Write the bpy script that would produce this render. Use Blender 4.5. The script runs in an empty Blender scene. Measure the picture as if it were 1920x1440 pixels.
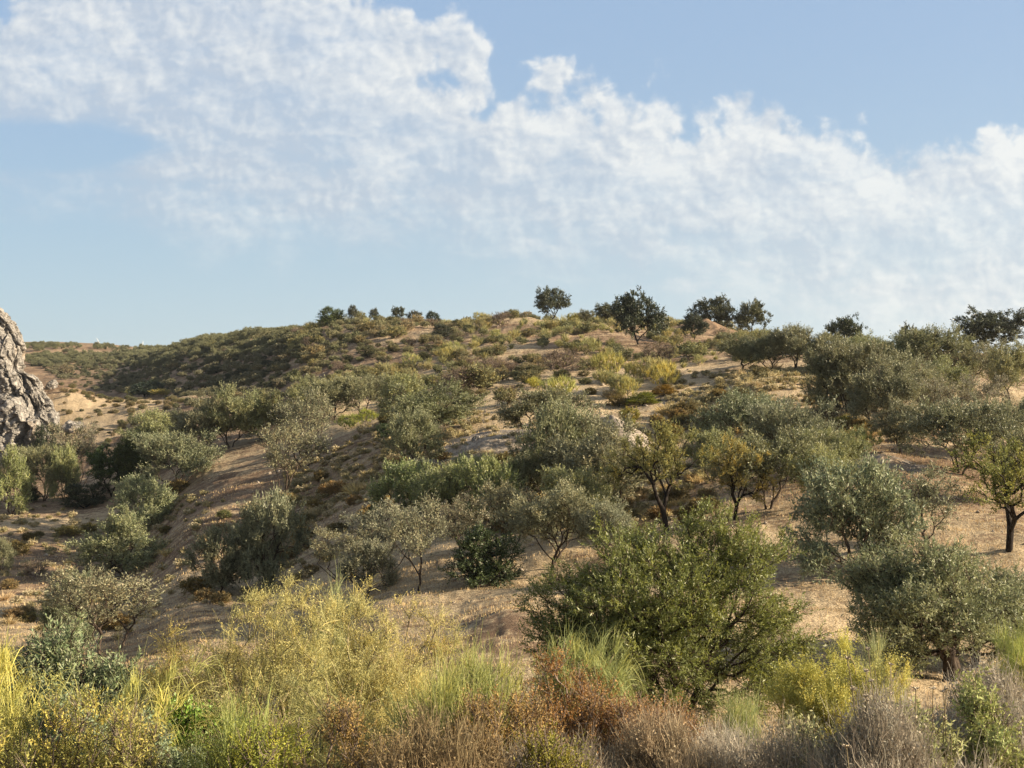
import bpy, math, random
import numpy as np
from mathutils import Vector

# ------------------------------------------------------------------ camera, sky, sun, exposure
F = 2059.0                     # focal length in pixels of a 1920 px wide frame
PITCH = math.atan(80.0 / F)
SUN_DIR = np.array([0.985, -0.17, 0.0])
SUN_DIR /= np.linalg.norm(SUN_DIR)
SUN_EL = math.radians(21.5)
SUN_STRENGTH = 5.0
SKY_STRENGTH = 0.055
EXPOSURE = 1.5
HAZE = 0.00009

scene = bpy.context.scene
COL = scene.collection
cam_data = bpy.data.cameras.new("camera")
cam_data.sensor_width = 36.0
cam_data.lens = F / 1920.0 * 36.0
cam_data.clip_start = 0.1
cam_data.clip_end = 20000
cam = bpy.data.objects.new("camera", cam_data)
COL.objects.link(cam)
cam.location = (0, 0, 0)
cam.rotation_euler = (math.pi / 2 + PITCH, 0, 0)
scene.camera = cam

scene.view_settings.view_transform = 'Standard'
scene.view_settings.look = 'None'
scene.view_settings.exposure = EXPOSURE
scene.view_settings.gamma = 1.0
try:
    scene.cycles.max_bounces = 5
    scene.cycles.diffuse_bounces = 3
    scene.cycles.transmission_bounces = 3
    scene.cycles.transparent_max_bounces = 4
    scene.cycles.caustics_reflective = False
    scene.cycles.caustics_refractive = False
except Exception:
    pass


class NT:
    """Small helper for wiring node trees."""
    def __init__(self, tree):
        self.t = tree
        self.n = tree.nodes
        self.n.clear()

    def add(self, kind, **kw):
        nd = self.n.new(kind)
        for k, v in kw.items():
            setattr(nd, k, v)
        return nd

    def link(self, a, b):
        self.t.links.new(a, b)

    def put(self, sock, v):
        if isinstance(v, bpy.types.NodeSocket):
            self.link(v, sock)
        else:
            sock.default_value = v

    def m(self, op, a, b=None, c=None, clamp=False):
        nd = self.add('ShaderNodeMath', operation=op, use_clamp=clamp)
        self.put(nd.inputs[0], a)
        if b is not None:
            self.put(nd.inputs[1], b)
        if c is not None:
            self.put(nd.inputs[2], c)
        return nd.outputs[0]

    def smooth(self, v, lo, hi, a=0.0, b=1.0):
        nd = self.add('ShaderNodeMapRange', interpolation_type='SMOOTHSTEP')
        self.put(nd.inputs[0], v)
        self.put(nd.inputs[1], lo)
        self.put(nd.inputs[2], hi)
        self.put(nd.inputs[3], a)
        self.put(nd.inputs[4], b)
        return nd.outputs[0]

    def noise(self, vec, scale, detail=5.0, rough=0.55, dist=0.0, out=0, lac=2.0):
        nd = self.add('ShaderNodeTexNoise')
        nd.inputs['Scale'].default_value = scale
        nd.inputs['Detail'].default_value = detail
        nd.inputs['Roughness'].default_value = rough
        nd.inputs['Lacunarity'].default_value = lac
        nd.inputs['Distortion'].default_value = dist
        if vec is not None:
            self.link(vec, nd.inputs['Vector'])
        return nd.outputs[out]

    def mix(self, f, a, b):
        nd = self.add('ShaderNodeMix', data_type='RGBA')
        self.put(nd.inputs[0], f)
        for s, v in ((nd.inputs[6], a), (nd.inputs[7], b)):
            if isinstance(v, bpy.types.NodeSocket):
                self.link(v, s)
            else:
                s.default_value = (v[0], v[1], v[2], 1.0)
        return nd.outputs[2]

    def comb(self, x, y, z=0.0):
        nd = self.add('ShaderNodeCombineXYZ')
        self.put(nd.inputs[0], x)
        self.put(nd.inputs[1], y)
        self.put(nd.inputs[2], z)
        return nd.outputs[0]

    def curve(self, v, pts):
        nd = self.add('ShaderNodeFloatCurve')
        c = nd.mapping.curves[0]
        c.points[0].location = pts[0]
        c.points[1].location = pts[-1]
        for p in pts[1:-1]:
            c.points.new(*p)
        nd.mapping.update()
        self.link(v, nd.inputs[1])
        return nd.outputs[0]


# cloud puffs along the upper edge: (px, py, radius px, height factor) as seen in the sky
PUFFS = [(90, 40, 120), (250, 60, 150), (420, 20, 150), (560, 60, 170), (680, 110, 130), (770, 90, 70),
         (850, 80, 75), (890, 150, 70), (960, 210, 60), (1030, 125, 48), (1040, 170, 45), (1100, 170, 50),
         (1140, 185, 55), (1150, 235, 50), (1240, 235, 48), (1265, 150, 17), (1220, 145, 16), (1310, 235, 40),
         (1385, 205, 58), (1440, 215, 58), (1500, 265, 50), (1570, 255, 48), (1620, 255, 42), (1690, 300, 50),
         (1780, 290, 46), (1860, 280, 46), (1930, 300, 60), (1075, 300, 18), (580, 215, 16), (1510, 185, 12),
         (265, 5, 20), (400, 150, 160), (180, 160, 130), (30, 130, 110), (740, 230, 120), (1165, 325, 22), (1320, 310, 80)]


def build_world():
    w = bpy.data.worlds.new("World")
    scene.world = w
    w.use_nodes = True
    T = NT(w.node_tree)
    sky = T.add('ShaderNodeTexSky')
    sky.sky_type = 'NISHITA'
    sky.sun_disc = False
    sky.sun_elevation = SUN_EL
    sky.sun_rotation = math.atan2(SUN_DIR[0], SUN_DIR[1])
    sky.altitude = 300
    sky.air_density = 1.0
    sky.dust_density = 1.6
    sky.ozone_density = 1.5
    tc = T.add('ShaderNodeTexCoord')
    sep = T.add('ShaderNodeSeparateXYZ')
    T.link(tc.outputs['Generated'], sep.inputs[0])
    X, Y, Z = sep.outputs
    yy = T.m('MAXIMUM', Y, 0.12)
    # sky coordinates in units of 1000 photo pixels, growing right and down from the horizon line
    U = T.m('MULTIPLY', T.m('DIVIDE', X, yy), F / 1000.0)
    V = T.m('MULTIPLY', T.m('DIVIDE', Z, yy), F / 1000.0)      # height above the eye-level line
    uv = T.comb(U, V)
    # warp
    def warped(vec, scale, amt, detail=4.0, off=0.0):
        mp = T.add('ShaderNodeVectorMath', operation='ADD')
        T.link(vec, mp.inputs[0])
        mp.inputs[1].default_value = (off, off * 1.7, 3.1 + off)
        n = T.noise(mp.outputs[0], scale, detail, 0.6, out=1)
        s = T.add('ShaderNodeVectorMath', operation='SUBTRACT')
        T.link(n, s.inputs[0])
        s.inputs[1].default_value = (0.5, 0.5, 0.5)
        k = T.add('ShaderNodeVectorMath', operation='SCALE')
        T.link(s.outputs[0], k.inputs[0])
        k.inputs['Scale'].default_value = amt
        a = T.add('ShaderNodeVectorMath', operation='ADD')
        T.link(vec, a.inputs[0])
        T.link(k.outputs[0], a.inputs[1])
        return a.outputs[0]
    wv = warped(uv, 4.5, 0.09, 6.0)
    wv2 = warped(wv, 16.0, 0.022, 4.0, 7.0)
    sw = T.add('ShaderNodeSeparateXYZ')
    T.link(wv2, sw.inputs[0])
    u01 = T.m('MULTIPLY_ADD', sw.outputs[0], 0.5, 0.5, clamp=True)             # px -40 .. 1960

    def c(px, py):
        return ((px - 960) / 2000.0 + 0.5, (900 - py) / 1000.0)
    top = T.curve(u01, [c(-40, 0), c(300, 0), c(600, 25), c(720, 80), c(850, 140), c(940, 205), c(1050, 170), c(1150, 215),
                        c(1300, 235), c(1420, 190), c(1560, 235), c(1700, 275), c(1820, 265), c(1960, 270)])
    bot = T.curve(u01, [c(-40, 370), c(120, 370), c(250, 410), c(450, 440), c(750, 450), c(1000, 490), c(1250, 530),
                        c(1500, 580), c(1700, 640), c(1960, 690)])
    v = T.m('ADD', sw.outputs[1], 0.1)
    S = T.m('SUBTRACT', top, v)                                                # signed depth inside the bank
    dbot = T.m('SUBTRACT', v, bot)
    for (px, py, r) in PUFFS:
        d = T.add('ShaderNodeVectorMath', operation='DISTANCE')
        T.link(wv2, d.inputs[0])
        d.inputs[1].default_value = ((px - 960) / 1000.0, (800 - py) / 1000.0, 0.0)
        q = T.m('SUBTRACT', r * 0.92 / 1000.0, d.outputs['Value'])
        S = T.m('SMOOTH_MAX', S, q, 0.03)

    def shift(vec, off):
        a = T.add('ShaderNodeVectorMath', operation='ADD')
        T.link(vec, a.inputs[0])
        a.inputs[1].default_value = off
        return a.outputs[0]

    def billow(vec):
        tot = None
        for sc_, am in ((11.0, 0.5), (24.0, 0.3), (55.0, 0.2)):
            vo = T.add('ShaderNodeTexVoronoi', feature='SMOOTH_F1')
            vo.inputs['Scale'].default_value = sc_
            vo.inputs['Smoothness'].default_value = 0.6
            T.link(vec, vo.inputs['Vector'])
            q = T.m('MULTIPLY_ADD', vo.outputs['Distance'], -am, am * 0.5)
            tot = q if tot is None else T.m('ADD', tot, q)
        n = T.noise(vec, 13.0, 9.0, 0.60)
        return T.m('ADD', tot, T.m('MULTIPLY_ADD', n, 1.1, -0.55))
    mid = warped(uv, 9.0, 0.06, 6.0, 1.0)
    b0 = billow(mid)
    b1 = billow(shift(mid, (0.010, 0.009, 0.0)))
    n1 = T.noise(wv, 5.0, 8.0, 0.6)
    stretch = T.comb(U, T.m('MULTIPLY', V, 2.1), 5.0)
    n2 = T.noise(warped(stretch, 5.0, 0.16, 5.0, 2.0), 7.5, 9.0, 0.62)
    n3 = T.noise(warped(stretch, 3.0, 0.30, 5.0, 4.0), 24.0, 6.0, 0.68)
    Sn = T.m('ADD', S, T.m('ADD', T.m('MULTIPLY', b0, 0.085), T.m('MULTIPLY_ADD', n1, 0.09, -0.045)))
    edge = T.smooth(Sn, -0.004, 0.030)
    fadeb = T.smooth(T.m('ADD', dbot, T.m('MULTIPLY_ADD', n2, 0.16, -0.08)), -0.07, 0.12)
    rim = T.smooth(Sn, 0.02, 0.20, 1.0, 0.0)
    hx = T.m('DIVIDE', T.m('ADD', U, 0.88), 0.19)
    hy = T.m('DIVIDE', T.m('SUBTRACT', V, 0.53), 0.042)
    hole = T.smooth(T.m('ADD', T.m('ADD', T.m('MULTIPLY', hx, hx), T.m('MULTIPLY', hy, hy)),
                        T.m('MULTIPLY_ADD', n2, 2.6, -1.3)), 0.5, 2.2)
    # body: translucent, torn by stretched noise
    tear = T.m('ADD', T.m('MULTIPLY', n2, 0.9), T.m('ADD', T.m('MULTIPLY', n3, 0.35), T.m('MULTIPLY', b0, 0.30)))   # ~0.62
    body = T.smooth(tear, 0.32, 0.88, 0.40, 0.82)
    top_a = T.smooth(tear, 0.30, 0.75, 0.60, 0.92)
    alpha = T.m('MULTIPLY_ADD', rim, T.m('SUBTRACT', top_a, body), body)
    alpha = T.m('MULTIPLY', T.m('MULTIPLY', alpha, edge), T.m('MULTIPLY', fadeb, hole), clamp=True)
    hz = T.m('MULTIPLY', T.smooth(V, 0.0, 0.50, 1.0, 0.0), T.smooth(U, -1.3, 1.0, 0.15, 0.62))
    front = T.smooth(Y, 0.05, 0.3)
    alpha = T.m('MULTIPLY', alpha, front)
    # relief: the side of each billow that faces the sun is whiter
    rel = T.m('MULTIPLY', T.m('SUBTRACT', b0, b1), 2.1)
    lit = T.m('ADD', T.m('ADD', rel, T.m('ADD', T.m('MULTIPLY_ADD', n2, 1.5, -0.78), T.smooth(U, -1.0, 1.0, 0.16, 0.62))), T.m('MULTIPLY_ADD', n1, 2.6, -1.36))
    lit = T.m('ADD', lit, T.m('MULTIPLY', rim, 0.30), clamp=True)
    ccol = T.mix(lit, (3.50, 3.98, 4.60), (5.75, 5.85, 5.8))
    base = T.mix(T.smooth(V, -0.05, 0.85), (2.90, 4.15, 4.70), (2.20, 3.30, 4.85))
    skyc = T.mix(0.82, sky.outputs[0], base)
    c1 = T.mix(hz, skyc, (4.3, 4.9, 5.3))
    c2 = T.mix(alpha, c1, ccol)
    # broken cloud added to the unseen rest of the sky, toned for its fill light
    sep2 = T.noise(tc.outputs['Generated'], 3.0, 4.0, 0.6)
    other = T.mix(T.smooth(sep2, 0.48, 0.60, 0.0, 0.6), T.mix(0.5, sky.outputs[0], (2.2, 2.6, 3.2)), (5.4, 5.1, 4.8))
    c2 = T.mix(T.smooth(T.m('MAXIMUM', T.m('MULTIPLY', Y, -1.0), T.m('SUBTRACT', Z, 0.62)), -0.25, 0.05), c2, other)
    c3 = T.mix(T.smooth(Z, -0.05, 0.0), (1.1, 0.95, 0.8), c2)
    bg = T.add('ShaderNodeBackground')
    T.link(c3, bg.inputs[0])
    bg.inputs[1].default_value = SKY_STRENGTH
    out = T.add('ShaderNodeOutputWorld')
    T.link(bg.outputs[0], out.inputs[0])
    try:
        w.cycles.sampling_method = 'MANUAL'
        w.cycles.sample_map_resolution = 512
    except Exception:
        pass


build_world()

sun_data = bpy.data.lights.new("sun", 'SUN')
sun_data.energy = SUN_STRENGTH
sun_data.angle = math.radians(0.53)
sun_data.color = (1.0, 0.82, 0.59)
sun = bpy.data.objects.new("sun", sun_data)
COL.objects.link(sun)
sd = Vector((SUN_DIR[0] * math.cos(SUN_EL), SUN_DIR[1] * math.cos(SUN_EL), math.sin(SUN_EL)))
sun.rotation_euler = sd.to_track_quat('Z', 'Y').to_euler()


# ------------------------------------------------------------------ noise
def _hash(ix, iy, iz, seed):
    with np.errstate(over='ignore'):
        n = (ix.astype(np.uint32) * np.uint32(374761393) + iy.astype(np.uint32) * np.uint32(668265263)
             + iz.astype(np.uint32) * np.uint32(2246822519) + np.uint32((seed * 3266489917) & 0xffffffff))
        n = (n ^ (n >> np.uint32(13))) * np.uint32(1274126177)
        n = n ^ (n >> np.uint32(16))
        n = n * np.uint32(2654435761)
        n = n ^ (n >> np.uint32(15))
    return (n & np.uint32(0xffffff)).astype(np.float64) / float(0xffffff)


def vnoise(x, y, z=None, seed=0):
    x = np.asarray(x, float); y = np.asarray(y, float)
    z = np.zeros_like(x) if z is None else np.asarray(z, float)
    xi, yi, zi = np.floor(x).astype(np.int64), np.floor(y).astype(np.int64), np.floor(z).astype(np.int64)
    fx, fy, fz = x - xi, y - yi, z - zi
    fx = fx * fx * (3 - 2 * fx); fy = fy * fy * (3 - 2 * fy); fz = fz * fz * (3 - 2 * fz)
    r = 0
    for dx in (0, 1):
        wx = fx if dx else 1 - fx
        for dy in (0, 1):
            wy = fy if dy else 1 - fy
            for dz in (0, 1):
                wz = fz if dz else 1 - fz
                r = r + _hash(xi + dx, yi + dy, zi + dz, seed) * wx * wy * wz
    return r * 2 - 1


def fbm(x, y, z=None, octaves=4, seed=0, gain=0.5):
    a, s, t = 1.0, 0.0, 0.0
    f = 1.0
    for o in range(octaves):
        s = s + a * vnoise(np.asarray(x) * f, np.asarray(y) * f, None if z is None else np.asarray(z) * f, seed + o * 17)
        t += a
        a *= gain
        f *= 2.03
    return s / t


# ------------------------------------------------------------------ terrain
CA, SA = math.cos(PITCH), math.sin(PITCH)


def pix_dir(px, py):
    """unit-depth direction (x/y, z/y) of a pixel of the photograph"""
    rx, ry = (px - 960) / F, (720 - py) / F
    y = CA - ry * SA
    return rx / y, (SA + ry * CA) / y


COLS = {
    0: [(12, 1560), (20, 1470), (30, 1350), (45, 1215), (60, 1130), (75, 1070), (95, 985), (112, 950), (130, 900),
        (150, 868), (163, 790), (172, 735), (185, 728), (200, 740), (300, 725), (400, 672), (450, 654), (700, 664), (1000, 720)],
    120: [(45, 1210), (75, 1072), (110, 940), (150, 822), (163, 760), (172, 722), (185, 730), (210, 765), (300, 725),
          (400, 674), (450, 653), (700, 664)],
    240: [(12, 1555), (20, 1460), (30, 1330), (45, 1200), (60, 1130), (75, 1075), (92, 990), (110, 905), (130, 850),
          (150, 800), (165, 753), (172, 748), (190, 765), (235, 755), (300, 712), (380, 680), (450, 657), (1000, 722)],
    360: [(45, 1160), (54, 1110), (70, 1010), (92, 910), (105, 852), (120, 815), (150, 765), (170, 742), (190, 745),
          (220, 728), (250, 695), (290, 660), (330, 646), (400, 655), (1000, 720)],
    480: [(12, 1550), (20, 1430), (30, 1290), (45, 1160), (55, 1105), (75, 960), (90, 880), (105, 825), (125, 780),
          (150, 745), (180, 720), (210, 692), (240, 655), (270, 630), (320, 640), (1000, 700)],
    600: [(45, 1130), (60, 1020), (75, 925), (90, 850), (105, 780), (125, 740), (150, 700), (180, 660), (210, 624),
          (230, 611), (280, 630)],
    720: [(12, 1540), (20, 1400), (30, 1210), (37, 1130), (45, 1090), (60, 960), (75, 870), (90, 800), (105, 760),
          (125, 715), (150, 670), (180, 622), (200, 604), (250, 620), (1000, 700)],
    960: [(12, 1540), (20, 1400), (26, 1225), (33, 1120), (43, 1060), (50, 985), (60, 890), (70, 825), (85, 765),
          (100, 725), (120, 680), (140, 640), (160, 609), (172, 600), (220, 625), (1000, 700)],
    1200: [(12, 1540), (20, 1375), (26, 1230), (33, 1110), (40, 1035), (48, 990), (60, 890), (70, 810), (80, 765),
           (95, 722), (110, 687), (130, 645), (150, 617), (165, 609), (220, 632)],
    1440: [(12, 1540), (20, 1370), (26, 1240), (33, 1110), (45, 965), (52, 905), (60, 850), (70, 775), (78, 735),
           (88, 697), (98, 690), (112, 668), (132, 645), (150, 634), (200, 655), (1000, 700)],
    1680: [(12, 1540), (20, 1370), (26, 1270), (33, 1110), (42, 965), (50, 892), (60, 825), (70, 778), (80, 742),
           (95, 700), (120, 670), (150, 661), (200, 680)],
    1920: [(12, 1540), (20, 1385), (26, 1290), (36, 1050), (45, 950), (55, 880), (65, 822), (80, 755), (100, 702),
           (120, 672), (150, 664), (200, 690), (1000, 710)],
}
COLS[-420] = list(COLS[0])
COLS[2300] = COLS[1920]


def _near(pxs):
    out = []
    for px in pxs:
        for d, t in ((0.6, -2.4), (1.0, -1.6), (2.0, -0.86), (3.2, -0.62), (5.0, -0.50), (8.0, -0.425)):
            out.append((px, d, t))
    return out


def build_heightfield():
    P, Tt = [], []
    for px, lst in COLS.items():
        for d, py in lst:
            u, t = pix_dir(px, py)
            P.append((math.atan(u) * 5.5, math.log(d * math.hypot(1, u))))
            Tt.append(t / math.hypot(1, u))
    for px, d, t in _near((-420, 240, 960, 1680, 2300)):
        u, _ = pix_dir(px, 720)
        P.append((math.atan(u) * 5.5, math.log(d * math.hypot(1, u))))
        Tt.append(t)
    for px in (-420, 240, 960, 1680, 2300):
        u, _ = pix_dir(px, 720)
        for d, z in ((3000, -20), (12000, -60)):
            P.append((math.atan(u) * 5.5, math.log(d)))
            Tt.append(z / d)
    P = np.array(P); Tt = np.array(Tt)
    def kern(r):
        return r ** 3
    N = len(P)
    D = np.linalg.norm(P[:, None] - P[None], axis=2)
    A = np.zeros((N + 3, N + 3))
    A[:N, :N] = kern(D) + np.eye(N) * 0.0005
    A[:N, N] = 1; A[:N, N + 1:] = P
    A[N, :N] = 1; A[N + 1:, :N] = P.T
    b = np.zeros(N + 3); b[:N] = Tt
    w = np.linalg.solve(A, b)
    azs = np.linspace(-0.62, 0.62, 249)
    lds = np.linspace(math.log(0.6), math.log(12000), 620)
    G = np.zeros((len(azs), len(lds)))
    for i, a in enumerate(azs):
        q = np.stack([np.full(len(lds), a * 5.5), lds], 1)
        r = np.linalg.norm(q[:, None] - P[None], axis=2)
        G[i] = kern(r) @ w[:N] + w[N] + q @ w[N + 1:]
    return azs, lds, G


AZS, LDS, GT = build_heightfield()


def height_smooth(x, y):
    x = np.asarray(x, float); y = np.asarray(y, float)
    r = np.maximum(np.hypot(x, y), 0.61)
    az = np.clip(np.arctan2(x, y), -0.6199, 0.6199)
    fi = (az - AZS[0]) / (AZS[1] - AZS[0])
    fj = np.clip((np.log(r) - LDS[0]) / (LDS[1] - LDS[0]), 0, len(LDS) - 1.001)
    i = np.clip(fi.astype(int), 0, len(AZS) - 2); j = fj.astype(int)
    fi = fi - i; fj = fj - j
    t = (GT[i, j] * (1 - fi) * (1 - fj) + GT[i + 1, j] * fi * (1 - fj)
         + GT[i, j + 1] * (1 - fi) * fj + GT[i + 1, j + 1] * fi * fj)
    return t * r


def height(x, y):
    x = np.asarray(x, float); y = np.asarray(y, float)
    r = np.hypot(x, y)
    far = np.clip((r - 8) / 25, 0, 1)
    h = height_smooth(x, y)
    h = h + fbm(x / 9.0, y / 9.0, octaves=3, seed=3) * 0.38 * far
    h = h + fbm(x / 1.7, y / 1.7, octaves=4, seed=9, gain=0.62) * 0.17 * np.clip((r - 3) / 10, 0.15, 1)
    # worn little terraces left by old ploughing across the slope
    ph = (y * 0.9 + x * 0.28 + 1.6 * fbm(x / 12.0, y / 12.0, octaves=2, seed=21)) / 2.3
    h = h + (np.abs((ph % 1.0) * 2 - 1) - 0.5) * 0.17 * far * np.clip((160 - r) / 60, 0, 1)
    h = h + fbm(x / 3.2, y / 3.2, octaves=4, seed=14, gain=0.6) * 0.42 * np.clip((r - 90) / 60, 0, 1) * np.clip((700 - r) / 400, 0, 1)
    # spurs and runnels on the far hill
    h = h + (fbm(x / 26.0, y / 26.0, octaves=4, seed=33)) * 1.1 * np.clip((r - 185) / 60, 0, 1) * np.clip((1200 - r) / 400, 0, 1)
    return h


def march(px, py, dmin=5.0, dmax=600.0):
    u, t = pix_dir(px, py)
    d = np.exp(np.linspace(math.log(dmin), math.log(dmax), 2500))
    h = height(u * d, d)
    hit = np.nonzero(h >= t * d)[0]
    k = hit[0] if len(hit) else int(np.argmin(np.abs(h - t * d)))
    return u * d[k], d[k]


def hz(x, y):
    return float(height(np.array([x]), np.array([y]))[0])


# ------------------------------------------------------------------ mesh helpers
def raw_mesh(name, V, faces, mats=(), attrs=None, smooth=False, matidx=None):
    """faces: (n,k) int array, or list of such arrays with different k"""
    me = bpy.data.meshes.new(name)
    V = np.asarray(V, dtype=np.float32)
    fl = faces if isinstance(faces, list) else [faces]
    fl = [np.asarray(f, dtype=np.int32) for f in fl if len(f)]
    me.vertices.add(len(V))
    me.vertices.foreach_set('co', V.ravel())
    nl = sum(f.size for f in fl); nf = sum(len(f) for f in fl)
    me.loops.add(nl)
    me.loops.foreach_set('vertex_index', np.concatenate([f.ravel() for f in fl]) if nl else np.zeros(0, np.int32))
    me.polygons.add(nf)
    starts = []; s = 0
    for f in fl:
        k = f.shape[1]
        starts.append(s + np.arange(len(f)) * k)
        s += f.size
    me.polygons.foreach_set('loop_start', np.concatenate(starts).astype(np.int32))
    if smooth:
        me.polygons.foreach_set('use_smooth', np.ones(nf, dtype=bool))
    for m in mats:
        me.materials.append(m)
    if matidx is not None:
        me.polygons.foreach_set('material_index', np.asarray(matidx, dtype=np.int32))
    for k, v in (attrs or {}).items():
        a = me.attributes.new(k, 'FLOAT', 'POINT')
        a.data.foreach_set('value', np.asarray(v, dtype=np.float32))
    me.update(calc_edges=True)
    return me


def coords(me):
    v = np.zeros(len(me.vertices) * 3, np.float32)
    me.vertices.foreach_get('co', v)
    return v.reshape(-1, 3)


def link(name, me, parent=None, loc=None):
    o = bpy.data.objects.new(name, me)
    COL.objects.link(o)
    if parent is not None:
        o.parent = parent
    if loc is not None:
        o.location = loc
    return o


def tag(o, label=None, cat=None, group=None, kind=None):
    if label: o['label'] = label
    if cat: o['category'] = cat
    if group: o['group'] = group
    if kind: o['kind'] = kind
    return o


class Tubes:
    def __init__(self):
        self.V = []; self.Fc = []; self.n = 0

    def segs(self, A, B, ra, rb, sides):
        """one tapered prism per segment, vectorised"""
        A = np.asarray(A, float); B = np.asarray(B, float)
        if len(A) == 0:
            return
        d = B - A
        L = np.linalg.norm(d, axis=1, keepdims=True) + 1e-9
        d = d / L
        up = np.where(np.abs(d[:, 2:3]) > 0.9, np.array([[1.0, 0, 0]]), np.array([[0, 0, 1.0]]))
        s = np.cross(d, up); s /= np.linalg.norm(s, axis=1, keepdims=True) + 1e-9
        t = np.cross(d, s)
        ang = np.linspace(0, 2 * math.pi, sides, endpoint=False)
        ca, sa = np.cos(ang), np.sin(ang)
        off = s[:, None] * ca[None, :, None] + t[:, None] * sa[None, :, None]
        ra = np.asarray(ra).reshape(-1, 1, 1); rb = np.asarray(rb).reshape(-1, 1, 1)
        A2 = A - d * (ra[:, 0] * 0.35)
        V = np.concatenate([A2[:, None] + off * ra, B[:, None] + off * rb], axis=1)
        m = len(A)
        base = self.n + np.arange(m)[:, None] * (2 * sides)
        i = np.arange(sides); j = (i + 1) % sides
        q = np.stack([base + i, base + j, base + j + sides, base + i + sides], axis=2).reshape(-1, 4)
        self.V.append(V.reshape(-1, 3)); self.Fc.append(q); self.n += m * 2 * sides

    def build(self, name, mat):
        return raw_mesh(name, np.concatenate(self.V), np.concatenate(self.Fc), [mat], smooth=True)


def unit(v):
    return v / (np.linalg.norm(v, axis=-1, keepdims=True) + 1e-9)


def in_lobes(rng, lobes, n, shell=0.45):
    """points through a union of ellipsoids (x,y,z,rx,ry,rz), biased to the outer shell of the union"""
    L = np.array(lobes, float)
    vol = L[:, 3] * L[:, 4] * L[:, 5]
    pr = vol ** 0.8; pr /= pr.sum()
    out = []; got = 0
    while got < n:
        k = rng.choice(len(L), size=n, p=pr)
        v = unit(rng.normal(size=(n, 3)))
        r = rng.random(n) ** shell
        p = L[k, :3] + v * r[:, None] * L[k, 3:6]
        q = np.linalg.norm((p[:, None] - L[None, :, :3]) / L[None, :, 3:6], axis=2).min(axis=1)
        keep = (q > 0.55) | (rng.random(n) < 0.22)
        p = p[keep]
        out.append(p); got += len(p)
    return np.concatenate(out)[:n]


def grow(rng, targets, stems, wiggle=0.12, bf=0.45, step=0.35):
    """weighted spanning growth from stem polylines to the targets -> nodes, parent index, target node ids"""
    nodes = []; par = []; plen = []
    for st in stems:
        prev = -1
        if nodes:
            q0 = np.array(st[0], float)
            dd = np.linalg.norm(np.array(nodes) - q0, axis=1)
            if dd.min() < 0.45 and q0[2] > 0.05:
                prev = int(dd.argmin())
        for i, p in enumerate(st):
            nodes.append(np.array(p, float)); par.append(prev)
            plen.append(0 if prev < 0 else plen[prev] + np.linalg.norm(nodes[-1] - nodes[prev]))
            prev = len(nodes) - 1
    start_ok = [i for i in range(len(nodes))]
    roots = {i for i, p in enumerate(par) if p < 0}
    cen = np.mean([st[-1] for st in stems], axis=0)
    order = np.argsort(np.linalg.norm(targets - cen, axis=1))
    cap = len(nodes) + len(targets) * 14 + 10
    NP = np.zeros((cap, 3)); PL = np.zeros(cap)
    n = len(nodes)
    NP[:n] = nodes; PL[:n] = plen
    for r in roots:
        PL[r] += 50
    par = list(par)
    ends = []
    for k in order:
        t = targets[k]
        dv = t - NP[:n]
        dist = np.linalg.norm(dv, axis=1)
        pen = np.maximum(0, -dv[:, 2] - 0.1) * 0.8        # growing downward is unnatural
        j = int(np.argmin(dist + bf * PL[:n] + pen))
        p = j
        m = max(1, min(12, int(math.ceil(dist[j] / step))))
        a = NP[j].copy()
        for s in range(1, m + 1):
            f = s / m
            q = a + (t - a) * f
            if s < m:
                q = q + rng.normal(size=3) * wiggle * dist[j] / m * 1.2
                q[2] += math.sin(f * math.pi) * dist[j] * 0.10
            NP[n] = q; PL[n] = PL[p] + np.linalg.norm(q - NP[p])
            par.append(p); p = n; n += 1
        ends.append(p)
    return NP[:n].copy(), np.array(par), np.array(ends)


def radii(par, ends, tip, power=2.3):
    n = len(par)
    r = np.zeros(n)
    acc = np.zeros(n)
    acc[ends] += tip ** power
    for i in range(n - 1, -1, -1):
        acc[i] = max(acc[i], tip ** power)
        if par[i] >= 0:
            acc[par[i]] += acc[i]
    return acc ** (1 / power)


def wood_mesh(name, NP, par, R, mat, flare=1.35, minr=0.0, rng=None, extra=None):
    T = Tubes()
    idx = np.nonzero(par >= 0)[0]
    pr = par[idx]
    rb = R[idx]; ra = np.minimum(R[pr], R[idx] * 1.35)
    for lo, hi, sides in ((0, 0.012, 3), (0.012, 0.045, 4), (0.045, 9, 8)):
        k = (rb >= lo) & (rb < hi) & (rb > minr)
        T.segs(NP[pr[k]], NP[idx[k]], ra[k], rb[k], sides)
    if extra is not None:
        T.segs(*extra)
    return T.build(name, mat)


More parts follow.
